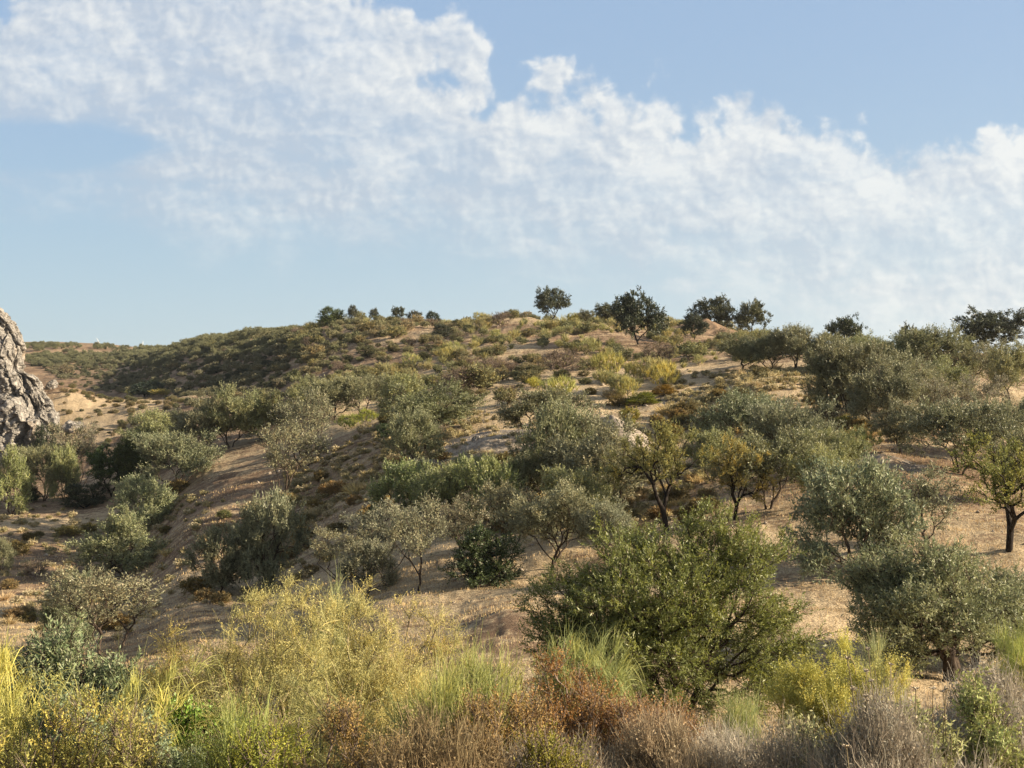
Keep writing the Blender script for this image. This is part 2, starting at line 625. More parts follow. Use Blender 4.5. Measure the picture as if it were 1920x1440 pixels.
def sprays(rng, P, D, per, L, leaves, leaf_len, leaf_w, spread=0.6, up=0.35, out_c=None, sag=0.0, tuft=0.0,
           lean=0.75):
    """leafy twigs: P targets, D growth directions. Returns leaf quads with tint + hue attributes"""
    n = len(P) * per
    p = np.repeat(P, per, axis=0)
    d = np.repeat(D, per, axis=0)
    clump = np.repeat(rng.random(len(P)), per)
    d = unit(d + rng.normal(size=(n, 3)) * spread + np.array([0, 0, up]))
    p = p + rng.normal(size=(n, 3)) * L * 0.16
    LL = L * (0.55 + 0.9 * rng.random(n))
    m = leaves
    t = (np.arange(m)[None] + rng.random((n, m))) / m
    t = tuft + (1 - tuft) * t
    pos = p[:, None] + d[:, None] * (LL[:, None] * t)[:, :, None]
    pos[:, :, 2] -= sag * (LL[:, None] * t) ** 2
    ld = unit(d[:, None] * lean + rng.normal(size=(n, m, 3)) * 0.62)
    sd_ = unit(np.cross(ld, rng.normal(size=(n, m, 3))))
    ll = leaf_len * (0.6 + 0.7 * rng.random((n, m, 1)))
    lw = leaf_w * (0.7 + 0.6 * rng.random((n, m, 1)))
    a = pos; c = pos + ld * ll
    mid = pos + ld * ll * 0.45
    nrm = np.cross(ld, sd_)
    b = mid + sd_ * lw * 0.5 + nrm * ll * 0.06
    e = mid - sd_ * lw * 0.5 + nrm * ll * 0.06
    V = np.stack([a, b, c, e], axis=2).reshape(-1, 3)
    N = n * m
    Fq = (np.arange(N)[:, None] * 4 + np.arange(4)[None]).astype(np.int32)
    tint = 0.72 + 0.56 * rng.random((n, m)) + (clump[:, None] - 0.5) * 0.25
    hue = np.clip(clump[:, None] * 0.7 + rng.random((n, m)) * 0.3, 0, 1)
    return V, Fq, np.repeat(tint.ravel(), 4), np.repeat(hue.ravel(), 4)


def strands(rng, P, D, per, L, w, segs=3, spread=0.25, up=0.5, sag=0.6, wob=0.05):
    """thin rush-like stems as ribbons"""
    n = len(P) * per
    p = np.repeat(P, per, axis=0) + rng.normal(size=(n, 3)) * 0.02
    d = unit(np.repeat(D, per, axis=0) + rng.normal(size=(n, 3)) * spread + np.array([0, 0, up]))
    LL = L * (0.5 + rng.random(n))
    side = unit(np.cross(d, rng.normal(size=(n, 3))))
    clump = np.repeat(rng.random(len(P)), per)
    t = np.linspace(0, 1, segs + 1)
    pos = p[:, None] + d[:, None] * (LL[:, None] * t[None])[:, :, None]
    pos[:, :, 2] -= sag * (LL[:, None] * t[None]) ** 2 / np.maximum(L, 0.1) * 0.5 * (0.4 + rng.random((n, 1)) * 1.2)
    pos += np.cumsum(rng.normal(size=(n, segs + 1, 3)) * wob * L / segs, axis=1) * (t[None, :, None] > 0)
    ww = w * (1 - 0.65 * t)[None, :, None] * (0.7 + 0.6 * rng.random((n, 1, 1)))
    a = pos - side[:, None] * ww * 0.5
    b = pos + side[:, None] * ww * 0.5
    V = np.stack([a, b], axis=2).reshape(-1, 3)
    k = (segs + 1) * 2
    base = np.arange(n)[:, None] * k
    Q = []
    for s in range(segs):
        Q.append(np.stack([base[:, 0] + 2 * s, base[:, 0] + 2 * s + 1, base[:, 0] + 2 * s + 3, base[:, 0] + 2 * s + 2], axis=1))
    Fq = np.concatenate(Q)
    tint = 0.72 + 0.56 * rng.random(n) + (clump - 0.5) * 0.25
    hue = np.clip(clump * 0.75 + rng.random(n) * 0.25, 0, 1)
    return V, Fq, np.repeat(tint, k), np.repeat(hue, k)


def join_leaf(name, parts, mat):
    V = []; Fc = []; t = []; h = []; n = 0
    for (v, f, a, b) in parts:
        V.append(v); Fc.append(f + n); t.append(a); h.append(b); n += len(v)
    return raw_mesh(name, np.concatenate(V), np.concatenate(Fc), [mat],
                    {'tint': np.concatenate(t), 'hue': np.concatenate(h)})


# ------------------------------------------------------------------ materials
def leaf_material(name, alt, back=1.0, transl=0.3, rough=0.5, spec=0.3, backcol=None):
    """colour = object colour, drifting towards `alt` (a multiplier) with the clump, varied leaf by leaf"""
    m = bpy.data.materials.new(name)
    m.use_nodes = True
    T = NT(m.node_tree)
    oi = T.add('ShaderNodeObjectInfo')
    at = T.add('ShaderNodeAttribute', attribute_name='tint')
    ah = T.add('ShaderNodeAttribute', attribute_name='hue')
    al = T.add('ShaderNodeMix', data_type='RGBA', blend_type='MULTIPLY')
    al.inputs[0].default_value = 1.0
    T.link(oi.outputs['Color'], al.inputs[6])
    al.inputs[7].default_value = (*alt, 1)
    c = T.mix(T.smooth(ah.outputs['Fac'], 0.35, 0.95), oi.outputs['Color'], al.outputs[2])
    if backcol is not None:
        ge = T.add('ShaderNodeNewGeometry')
        c = T.mix(T.m('MULTIPLY', ge.outputs['Backfacing'], back), c, backcol)
    hs = T.add('ShaderNodeHueSaturation')
    T.link(c, hs.inputs['Color'])
    T.link(at.outputs['Fac'], hs.inputs['Value'])
    hs.inputs['Saturation'].default_value = 1.0
    bs = T.add('ShaderNodeBsdfPrincipled')
    T.link(hs.outputs[0], bs.inputs['Base Color'])
    bs.inputs['Roughness'].default_value = rough
    bs.inputs['Specular IOR Level'].default_value = spec
    tr = T.add('ShaderNodeBsdfTranslucent')
    h2 = T.add('ShaderNodeHueSaturation')
    T.link(hs.outputs[0], h2.inputs['Color'])
    h2.inputs['Hue'].default_value = 0.49
    h2.inputs['Saturation'].default_value = 1.15
    h2.inputs['Value'].default_value = 1.25
    T.link(h2.outputs[0], tr.inputs['Color'])
    mx = T.add('ShaderNodeMixShader')
    mx.inputs[0].default_value = transl
    T.link(bs.outputs[0], mx.inputs[1]); T.link(tr.outputs[0], mx.inputs[2])
    o = T.add('ShaderNodeOutputMaterial')
    T.link(mx.outputs[0], o.inputs[0])
    return m


def bark_material(name, c1, c2, scale=14.0):
    m = bpy.data.materials.new(name)
    m.use_nodes = True
    T = NT(m.node_tree)
    tc = T.add('ShaderNodeTexCoord')
    mp = T.add('ShaderNodeMapping')
    mp.inputs['Scale'].default_value = (1, 1, 0.25)
    T.link(tc.outputs['Object'], mp.inputs[0])
    n = T.noise(mp.outputs[0], scale, 6, 0.65)
    n2 = T.noise(mp.outputs[0], scale * 3.2, 4, 0.7)
    c = T.mix(T.smooth(n, 0.35, 0.68), c1, c2)
    bs = T.add('ShaderNodeBsdfPrincipled')
    T.link(c, bs.inputs['Base Color'])
    bs.inputs['Roughness'].default_value = 0.9
    bs.inputs['Specular IOR Level'].default_value = 0.15
    bp = T.add('ShaderNodeBump')
    bp.inputs['Strength'].default_value = 0.7
    bp.inputs['Distance'].default_value = 0.02
    T.link(T.m('ADD', n, n2), bp.inputs['Height'])
    T.link(bp.outputs[0], bs.inputs['Normal'])
    o = T.add('ShaderNodeOutputMaterial')
    T.link(bs.outputs[0], o.inputs[0])
    return m


M_OLIVE = leaf_material('olive_leaf', (1.25, 1.08, 0.95), 0.75, 0.22, 0.5, 0.35, backcol=(0.235, 0.245, 0.15))
M_HERO = leaf_material('near_olive_leaf', (1.3, 1.15, 0.8), 0.6, 0.30, 0.45, 0.45, backcol=(0.21, 0.23, 0.10))
M_DARK = leaf_material('evergreen_leaf', (1.2, 1.15, 0.9), 0, 0.15, 0.45, 0.4)
M_SCRUB = leaf_material('scrub_leaf', (1.28, 1.08, 0.85), 0, 0.25, 0.65, 0.15)
M_BROOM = leaf_material('broom_stem_green', (1.18, 1.04, 0.85), 0, 0.30, 0.6, 0.2)
M_DRYLEAF = leaf_material('withered_leaf', (0.8, 0.95, 1.25), 0, 0.25, 0.7, 0.1)
M_GREYLEAF = leaf_material('felted_leaf', (0.9, 1.0, 1.05), 0, 0.2, 0.8, 0.1)
M_STRAW = leaf_material('dry_straw', (1.2, 1.1, 0.9), 0, 0.2, 0.8, 0.1)
M_BARK = bark_material('olive_bark', (0.030, 0.022, 0.017), (0.105, 0.08, 0.06))
M_BARKDARK = bark_material('dark_bark', (0.012, 0.010, 0.009), (0.04, 0.032, 0.026))
M_TWIG = bark_material('grey_twig', (0.10, 0.075, 0.06), (0.24, 0.19, 0.155), 5)
M_PALEWOOD = bark_material('pale_broom_wood', (0.13, 0.11, 0.065), (0.30, 0.25, 0.15), 8)


def ground_material():
    m = bpy.data.materials.new('dry_hillside_earth')
    m.use_nodes = True
    T = NT(m.node_tree)
    ge = T.add('ShaderNodeNewGeometry')
    P = ge.outputs['Position']
    big = T.noise(P, 0.035, 4, 0.55)
    mid = T.noise(P, 0.22, 6, 0.62)
    mp = T.add('ShaderNodeMapping')
    mp.inputs['Rotation'].default_value = (0, 0, math.radians(17))
    mp.inputs['Scale'].default_value = (0.35, 1.5, 1)
    T.link(P, mp.inputs[0])
    streak = T.noise(mp.outputs[0], 0.9, 6, 0.66)
    fine = T.noise(P, 3.2, 7, 0.72)
    vfine = T.noise(P, 17.0, 4, 0.7)
    soil = T.mix(T.smooth(mid, 0.35, 0.65), (0.160, 0.108, 0.072), (0.275, 0.197, 0.132))
    straw = T.mix(T.smooth(vfine, 0.35, 0.65), (0.32, 0.25, 0.16), (0.57, 0.46, 0.30))
    at = T.add('ShaderNodeAttribute', attribute_name='straw')
    cover = T.m('ADD', T.m('MULTIPLY', streak, 0.75), T.m('MULTIPLY', fine, 0.75))
    cover = T.m('ADD', cover, T.m('MULTIPLY_ADD', at.outputs['Fac'], 0.45, -0.22))
    c = T.mix(T.smooth(cover, 0.60, 0.82), soil, straw)
    # pale stony rubble where the attribute says so
    ag = T.add('ShaderNodeAttribute', attribute_name='stony')
    g = T.mix(T.smooth(fine, 0.4, 0.62), (0.20, 0.175, 0.15), (0.36, 0.32, 0.275))
    c = T.mix(T.smooth(T.m('ADD', ag.outputs['Fac'], T.m('MULTIPLY_ADD', fine, 0.8, -0.4)), 0.35, 0.65), c, g)
    ap = T.add('ShaderNodeAttribute', attribute_name='pale')
    c = T.mix(T.m('MULTIPLY', T.smooth(T.m('ADD', ap.outputs['Fac'], T.m('MULTIPLY_ADD', mid, 0.9, -0.45)), 0.3, 0.8), 0.8),
              c, (0.42, 0.335, 0.22))
    pv = T.m('MULTIPLY', T.smooth(vfine, 0.3, 0.5, 0.66, 1.0), T.smooth(T.noise(P, 1.1, 6, 0.75), 0.36, 0.5, 0.74, 1.0))
    cc = T.add('ShaderNodeHueSaturation')
    T.link(c, cc.inputs['Color'])
    T.link(T.m('MULTIPLY', pv, T.smooth(big, 0.3, 0.7, 0.86, 1.1)), cc.inputs['Value'])
    bs = T.add('ShaderNodeBsdfPrincipled')
    T.link(cc.outputs[0], bs.inputs['Base Color'])
    bs.inputs['Roughness'].default_value = 0.95
    bs.inputs['Specular IOR Level'].default_value = 0.05
    bp = T.add('ShaderNodeBump')
    bp.inputs['Strength'].default_value = 0.9
    bp.inputs['Distance'].default_value = 0.16
    T.link(T.m('ADD', T.m('MULTIPLY', fine, 1.0), T.m('ADD', T.m('MULTIPLY', vfine, 0.25), T.m('MULTIPLY', streak, 1.1))),
           bp.inputs['Height'])
    T.link(bp.outputs[0], bs.inputs['Normal'])
    o = T.add('ShaderNodeOutputMaterial')
    T.link(bs.outputs[0], o.inputs[0])
    return m


def project(x, y, z):
    """world -> photo pixels (for placing patches of ground where they lie)"""
    yc = y * CA + z * SA
    zc = -y * SA + z * CA
    return 960 + F * x / yc, 720 - F * zc / yc


def build_ground():
    a_in = np.linspace(-0.50, 0.50, 1000)
    a_out = np.linspace(0.50, math.pi, 40)[1:]
    az = np.concatenate([-a_out[::-1], a_in, a_out[:-1]])
    ld = np.concatenate([np.linspace(math.log(0.7), math.log(4), 24)[:-1],
                         np.linspace(math.log(4), math.log(480), 760)[:-1],
                         np.linspace(math.log(480), math.log(6000), 60)])
    A, L = np.meshgrid(az, ld, indexing='ij')
    R = np.exp(L)
    X = R * np.sin(A); Y = R * np.cos(A)
    Z = height(X.ravel(), Y.ravel()).reshape(X.shape)
    na, nr = X.shape
    V = np.stack([X, Y, Z], axis=2).reshape(-1, 3)
    i = np.arange(na)[:, None]; j = np.arange(nr - 1)[None]
    i2 = (i + 1) % na
    Q = np.stack([i * nr + j, i2 * nr + j, i2 * nr + j + 1, i * nr + j + 1], axis=2)[..., ::-1].reshape(-1, 4)
    # centre cap
    c = len(V)
    V = np.concatenate([V, [[0, 0, -1.62]]])
    ii = np.arange(na)
    tri = np.stack([np.full(na, c), (ii + 1) % na * nr, ii * nr], axis=1)
    x, y, z = V[:, 0], V[:, 1], V[:, 2]
    rr = np.hypot(x, y)
    straw = 0.5 + 0.5 * fbm(x / 14, y / 14, octaves=3, seed=5)
    straw = np.where(rr > 110, straw * 0.6, straw) - 0.15 * np.clip((-0.08 - x / np.maximum(y, 1)) / 0.12, 0, 1) * (y > 3)
    front = y > 3
    yy = np.where(front, y, 3.0)
    px, py = project(np.where(front, x, 9e3), yy, z)

    def blob(cx, cy, d, rx, ry):
        u, _ = pix_dir(cx, 720)
        bx, by = u * d, d
        q = ((x - bx) / rx) ** 2 + ((y - by) / ry) ** 2
        return np.clip(1.3 - q, 0, 1)
    stony = np.maximum.reduce([blob(1160, 790, 66, 2.6, 6), blob(910, 830, 70, 4.2, 5), blob(1650, 870, 53, 2.2, 2.5),
                               blob(120, 800, 150, 6, 6), blob(1270, 730, 84, 2, 3)])
    pale = np.maximum.reduce([blob(230, 790, 155, 9, 14), blob(165, 745, 165, 8, 10), blob(125, 760, 160, 6, 10), blob(300, 760, 168, 7, 8), blob(1440, 740, 78, 5, 9) * 0.6,
                              blob(1150, 1110, 33, 3, 3) * 0.5])
    me = raw_mesh('ground', V, [Q, tri], [ground_material()],
                  {'straw': straw, 'stony': stony, 'pale': pale}, smooth=True)
    o = link('ground', me)
    tag(o, kind='structure')
    return o


build_ground()

# ------------------------------------------------------------------ cliff
def rock_material():
    m = bpy.data.materials.new('limestone')
    m.use_nodes = True
    T = NT(m.node_tree)
    tc = T.add('ShaderNodeTexCoord')
    P = tc.outputs['Object']
    n1 = T.noise(P, 0.22, 6, 0.6)
    n2 = T.noise(P, 1.5, 7, 0.7, 0.6)
    n3 = T.noise(P, 5.5, 5, 0.7)
    vo = T.add('ShaderNodeTexVoronoi', feature='DISTANCE_TO_EDGE')
    vo.inputs['Scale'].default_value = 0.9
    nn = T.add('ShaderNodeVectorMath', operation='ADD')
    T.link(P, nn.inputs[0])
    sc = T.add('ShaderNodeVectorMath', operation='SCALE')
    T.link(T.noise(P, 1.1, 4, 0.6, out=1), sc.inputs[0]); sc.inputs['Scale'].default_value = 1.4
    T.link(sc.outputs[0], nn.inputs[1])
    T.link(nn.outputs[0], vo.inputs['Vector'])
    c = T.mix(T.smooth(n2, 0.36, 0.62), (0.150, 0.143, 0.132), (0.36, 0.34, 0.31))
    c = T.mix(T.m('MULTIPLY', T.smooth(n1, 0.54, 0.66), 0.6), c, (0.36, 0.27, 0.18))
    crack = T.smooth(vo.outputs['Distance'], 0.0, 0.05, 0.75, 0.0)
    c = T.mix(T.m('MULTIPLY', crack, T.smooth(n3, 0.4, 0.6)), c, (0.12, 0.10, 0.085))
    bs = T.add('ShaderNodeBsdfPrincipled')
    T.link(c, bs.inputs['Base Color'])
    bs.inputs['Roughness'].default_value = 0.92
    bs.inputs['Specular IOR Level'].default_value = 0.1
    bp = T.add('ShaderNodeBump')
    bp.inputs['Strength'].default_value = 1.0
    bp.inputs['Distance'].default_value = 0.28
    T.link(T.m('ADD', T.m('MULTIPLY', n2, 1.0), T.m('MULTIPLY_ADD', n3, 0.4, T.m('MULTIPLY', T.smooth(vo.outputs['Distance'], 0, 0.12), 0.5))),
           bp.inputs['Height'])
    T.link(bp.outputs[0], bs.inputs['Normal'])
    o = T.add('ShaderNodeOutputMaterial')
    T.link(bs.outputs[0], o.inputs[0])
    return m


M_ROCK = rock_material()


def cell(x, y, z, seed):
    """F1 and F2-F1 of 3-D cellular noise"""
    xi, yi, zi = np.floor(x).astype(np.int64), np.floor(y).astype(np.int64), np.floor(z).astype(np.int64)
    f1 = np.full(x.shape, 9.0); f2 = np.full(x.shape, 9.0); idv = np.zeros(x.shape)
    for dx in (-1, 0, 1):
        for dy in (-1, 0, 1):
            for dz in (-1, 0, 1):
                a, b, c = xi + dx, yi + dy, zi + dz
                h1 = _hash(a, b, c, seed); h2 = _hash(a, b, c, seed + 1); h3 = _hash(a, b, c, seed + 2)
                d = np.sqrt((a + h1 - x) ** 2 + (b + h2 - y) ** 2 + (c + h3 - z) ** 2)
                nf = d < f1
                f2 = np.where(nf, f1, np.minimum(f2, d))
                idv = np.where(nf, _hash(a, b, c, seed + 5), idv)
                f1 = np.where(nf, d, f1)
    return f1, f2 - f1, idv


def build_cliff():
    d0 = 149.0
    # right-hand outline of the rock: (px, py)
    prof = [(-22, 540), (-2, 552), (12, 570), (28, 586), (40, 600), (54, 622), (62, 650), (66, 690), (90, 706), (102, 730),
            (114, 752), (128, 800), (148, 835), (168, 870), (190, 905)]
    pz = np.array([pix_dir(0, p[1])[1] * d0 for p in prof])
    pxx = np.array([pix_dir(p[0], 720)[0] * d0 for p in prof])
    z_top, z_bot = pz[0] + 0.4, pz[-1] - 3
    nz, ns = 300, 420
    zz = np.linspace(z_bot, z_top, nz)
    xr = np.interp(zz, pz[::-1], pxx[::-1])
    # plan outline: rounded block reaching off the left edge and back into the hill
    s = np.linspace(0, 1, ns)
    Zg, Sg = np.meshgrid(zz, s, indexing='ij')
    XR = np.repeat(xr[:, None], ns, axis=1)
    x_left = -118.0
    up = (Zg - z_bot) / (z_top - z_bot)
    setb = 0.5 + 4 * up ** 1.3                               # leans back as it rises
    w = XR - x_left
    depth = 30.0
    rnd = 5.0
    a = np.clip(Sg / 0.55, 0, 1)                             # front run
    b = np.clip((Sg - 0.55) / 0.15, 0, 1)                    # corner
    c = np.clip((Sg - 0.70) / 0.30, 0, 1)                    # right side run
    X = x_left + (w - rnd) * a + rnd * np.sin(b * math.pi / 2)
    Y = d0 - 2 + setb + rnd * (1 - np.cos(b * math.pi / 2)) + (depth - rnd) * c
    X = X * (Y / (d0 - 2)) - c * 3.0 - b * 0.5
    nx = np.where(Sg < 0.55, 0.05, np.sin(b * math.pi / 2)); ny = np.where(Sg < 0.55, -1, -np.cos(b * math.pi / 2))
    wx = fbm(X / 3.5, Y / 3.5, Zg / 3.5, octaves=3, seed=30) * 1.3
    f1, e1, id1 = cell((X + wx) / 3.4, (Y + wx) / 3.4, (Zg + wx * 0.6) / 7.5, 3)
    f2, e2, id2 = cell((X + wx) / 1.25 + 9, Y / 1.25, (Zg + wx) / 1.9, 11)
    ridg = 1 - np.abs(fbm(X / 3.1, Y / 3.1, Zg / 4.2, octaves=6, seed=40, gain=0.6)) * 2.4
    fine_ = fbm(X / 0.7, Y / 0.7, Zg / 0.8, octaves=3, seed=44)
    f3, e3, id3 = cell(X / 0.62, (Y + wx) / 0.62, Zg / 0.75 + 3, 19)
    disp = ((id1 - 0.5) * 2.7 + np.minimum(e1, 0.07) * 9 + (id2 - 0.5) * 1.25 + np.minimum(e2, 0.08) * 4.5 + (id3 - 0.5) * 0.45
            + ridg * 0.55 + fine_ * 0.12 - 1.7)
    # hollows like small caves
    for (cx, cy, r) in ((12, 605, 1.0), (16, 585, 0.7), (22, 680, 0.9), (60, 765, 0.9), (38, 617, 0.6)):
        u, t = pix_dir(cx, cy)
        q = ((X - u * d0) / r) ** 2 + ((Zg - t * d0) / (r * 1.3)) ** 2
        disp -= 2.2 * np.exp(-q * 1.2)
    X = X + nx * (disp - 0.2) * 0.6; Y = Y + ny * disp
    Z = Zg + fbm(X / 2.0, Y / 2.0, Zg / 2, octaves=3, seed=70) * 0.35
    V = np.stack([X, Y, Z], axis=2).reshape(-1, 3)
    i = np.arange(nz - 1)[:, None]; j = np.arange(ns - 1)[None]
    Q = np.stack([i * ns + j, i * ns + j + 1, (i + 1) * ns + j + 1, (i + 1) * ns + j], axis=2).reshape(-1, 4)
    # top cap: strips from the rim to a raised inner line
    rim = (nz - 1) * ns + np.arange(ns)
    capn = 24
    rimv = V[rim]
    inner = np.stack([np.linspace(x_left * 1.1, (pxx[0] - 7) * 1.15, ns), np.full(ns, d0 + depth * 0.7), np.full(ns, z_top + 1.2)], axis=1)
    prev = rim
    extra = []; Qs = [Q]
    n = len(V)
    for k in range(1, capn + 1):
        f = k / capn
        row = rimv * (1 - f) + inner * f
        row[:, 2] += fbm(row[:, 0] / 2.3, row[:, 1] / 2.3, octaves=4, seed=77) * 1.3 * min(1, f * 4) + math.sin(min(1, f * 1.4) * math.pi) * 0.8
        cur = n + np.arange(ns)
        extra.append(row); n += ns
        Qs.append(np.stack([prev[:-1], prev[1:], cur[1:], cur[:-1]], axis=1))
        prev = cur
    V = np.concatenate([V] + extra)
    me = raw_mesh('cliff', V, np.concatenate(Qs), [M_ROCK], smooth=False)
    return tag(link('cliff', me), kind='structure')


build_cliff()


def boulder(name, x, y, r, label, group=None, flat=0.75, seed=0, mat=None, sink=0.25):
    n = 26
    th = np.linspace(0, math.pi, n); ph = np.linspace(0, 2 * math.pi, 2 * n, endpoint=False)
    TH, PH = np.meshgrid(th, ph, indexing='ij')
    d = np.stack([np.sin(TH) * np.cos(PH), np.sin(TH) * np.sin(PH), np.cos(TH)], axis=2)
    f1, e1, id1 = cell(d[..., 0] * 1.6 + seed, d[..., 1] * 1.6, d[..., 2] * 1.6, seed + 4)
    rr = 0.8 + 0.35 * (id1 - 0.5) + 0.5 * np.minimum(e1, 0.3) + 0.22 * fbm(d[..., 0] * 3 + seed, d[..., 1] * 3, d[..., 2] * 3, octaves=4, seed=seed)
    V = d * rr[..., None] * np.array([r, r * 0.8, r * flat])
    V = V.reshape(-1, 3)
    m2 = 2 * n
    i = np.arange(n - 1)[:, None]; j = np.arange(m2)[None]
    Q = np.stack([i * m2 + j, (i + 1) * m2 + j, (i + 1) * m2 + (j + 1) % m2, i * m2 + (j + 1) % m2], axis=2).reshape(-1, 4)
    V[:, 2] += r * flat * (0.8 - sink * 1.6)
    me = raw_mesh(name, V, Q, [mat or M_ROCK])
    o = link(name, me, loc=(x, y, hz(x, y)))
    return tag(o, label, 'rock', group)


def at_px(px, py, lift=0.0):
    x, y = march(px, py)
    return x, y


for k, (px, py, w, lab) in enumerate([
        (98, 728, 20, 'pale upright rock standing alone just right of the grey cliff top'),
        (138, 812, 44, 'grey weathered outcrop at the cliff foot beside the pale slope'),
        (98, 790, 26, 'tan split rock leaning against the lower right of the cliff'),
        (1128, 792, 13, 'pale boulder on the edge of the grey rubble bank'),
        (1202, 810, 20, 'dark angular rock sitting below the grey rubble bank'),
        (895, 828, 20, 'whitish boulder on top of the shaded grass bank'),
        (918, 822, 13, 'small grey stone to the right of the whitish boulder on the bank'),
        (1490, 700, 0, '')]):
    if w == 0:
        continue
    x, y = at_px(px, py)
    boulder('boulder', x, y, w / F * y * 0.55, lab, 'loose rocks on the hillside', flat=1.0 if k in (0, 2) else 0.7, seed=k * 7 + 2)


def mound(name, px, py, d, rx, ry, h, label, seed, rot=0.0):
    """heap of grey spoil"""
    u, _ = pix_dir(px, 720)
    bx, by = u * d, d
    n = 90
    g = np.linspace(-1.15, 1.15, n)
    GX, GY = np.meshgrid(g, g, indexing='ij')
    X = bx + (GX * rx * math.cos(rot) - GY * ry * math.sin(rot)); Y = by + (GX * rx * math.sin(rot) + GY * ry * math.cos(rot))
    q = np.sqrt(GX ** 2 + GY ** 2)
    b = np.clip(1 - q, 0, 1)
    b = b ** 0.9
    Z = height(X.ravel(), Y.ravel()).reshape(X.shape)
    rough = fbm(X / 0.9, Y / 0.9, octaves=4, seed=seed) * 0.16 * np.clip(b * 4, 0, 1)
    Z = Z + b * h + rough - 0.18 * np.clip(q - 0.9, 0, 1) * 8 - 0.02
    o0 = np.array([bx, by, hz(bx, by)])
    V = np.stack([X, Y, Z], axis=2).reshape(-1, 3) - o0
    i = np.arange(n - 1)[:, None]; j = np.arange(n - 1)[None]
    Q = np.stack([i * n + j, (i + 1) * n + j, (i + 1) * n + j + 1, i * n + j + 1], axis=2).reshape(-1, 4)
    me = raw_mesh(name, V, Q, [M_RUBBLE], smooth=True)
    return tag(link(name, me, loc=o0), label, 'mound', 'grey rubble heaps on the slope')


def rubble_material():
    m = bpy.data.materials.new('grey_rubble')
    m.use_nodes = True
    T = NT(m.node_tree)
    ge = T.add('ShaderNodeNewGeometry')
    P = ge.outputs['Position']
    n1 = T.noise(P, 0.7, 5, 0.65); n2 = T.noise(P, 5.0, 6, 0.75); n3 = T.noise(P, 16, 3, 0.7)
    c = T.mix(T.smooth(n2, 0.38, 0.62), (0.22, 0.185, 0.15), (0.40, 0.35, 0.285))
    c = T.mix(T.smooth(n1, 0.5, 0.7), c, (0.28, 0.205, 0.13))
    bs = T.add('ShaderNodeBsdfPrincipled')
    T.link(c, bs.inputs['Base Color']); bs.inputs['Roughness'].default_value = 0.95
    bs.inputs['Specular IOR Level'].default_value = 0.05
    bp = T.add('ShaderNodeBump'); bp.inputs['Strength'].default_value = 0.8; bp.inputs['Distance'].default_value = 0.12
    T.link(T.m('ADD', n2, T.m('MULTIPLY', n3, 0.4)), bp.inputs['Height']); T.link(bp.outputs[0], bs.inputs['Normal'])
    o = T.add('ShaderNodeOutputMaterial'); T.link(bs.outputs[0], o.inputs[0])
    return m


M_RUBBLE = rubble_material()
mound('rubble_mound', 1148, 790, 67, 2.6, 5.4, 2.3, 'steep grey rubble bank beside the wide dark olive in mid slope', 5, 0.25)
mound('rubble_mound', 905, 830, 69, 3.4, 3.0, 0.45, 'low grey stony mound left of the wide dark olive', 8)
mound('rubble_mound', 1652, 872, 52.5, 1.5, 1.3, 0.45, 'small grey heap below the right hand olives', 12)
mound('earth_mound', 1325, 632, 152, 5.5, 4.5, 2.4, 'brown earth knoll under the two holm oaks on the ridge', 15).data.materials[0] = bpy.data.materials['dry_hillside_earth']
del_o = None

# ------------------------------------------------------------------ plants: prototypes
PROTO = {}


def proto(kind, parts):
    PROTO.setdefault(kind, []).append(parts)


def out_dirs(P, c):
    return unit(P - np.asarray(c))


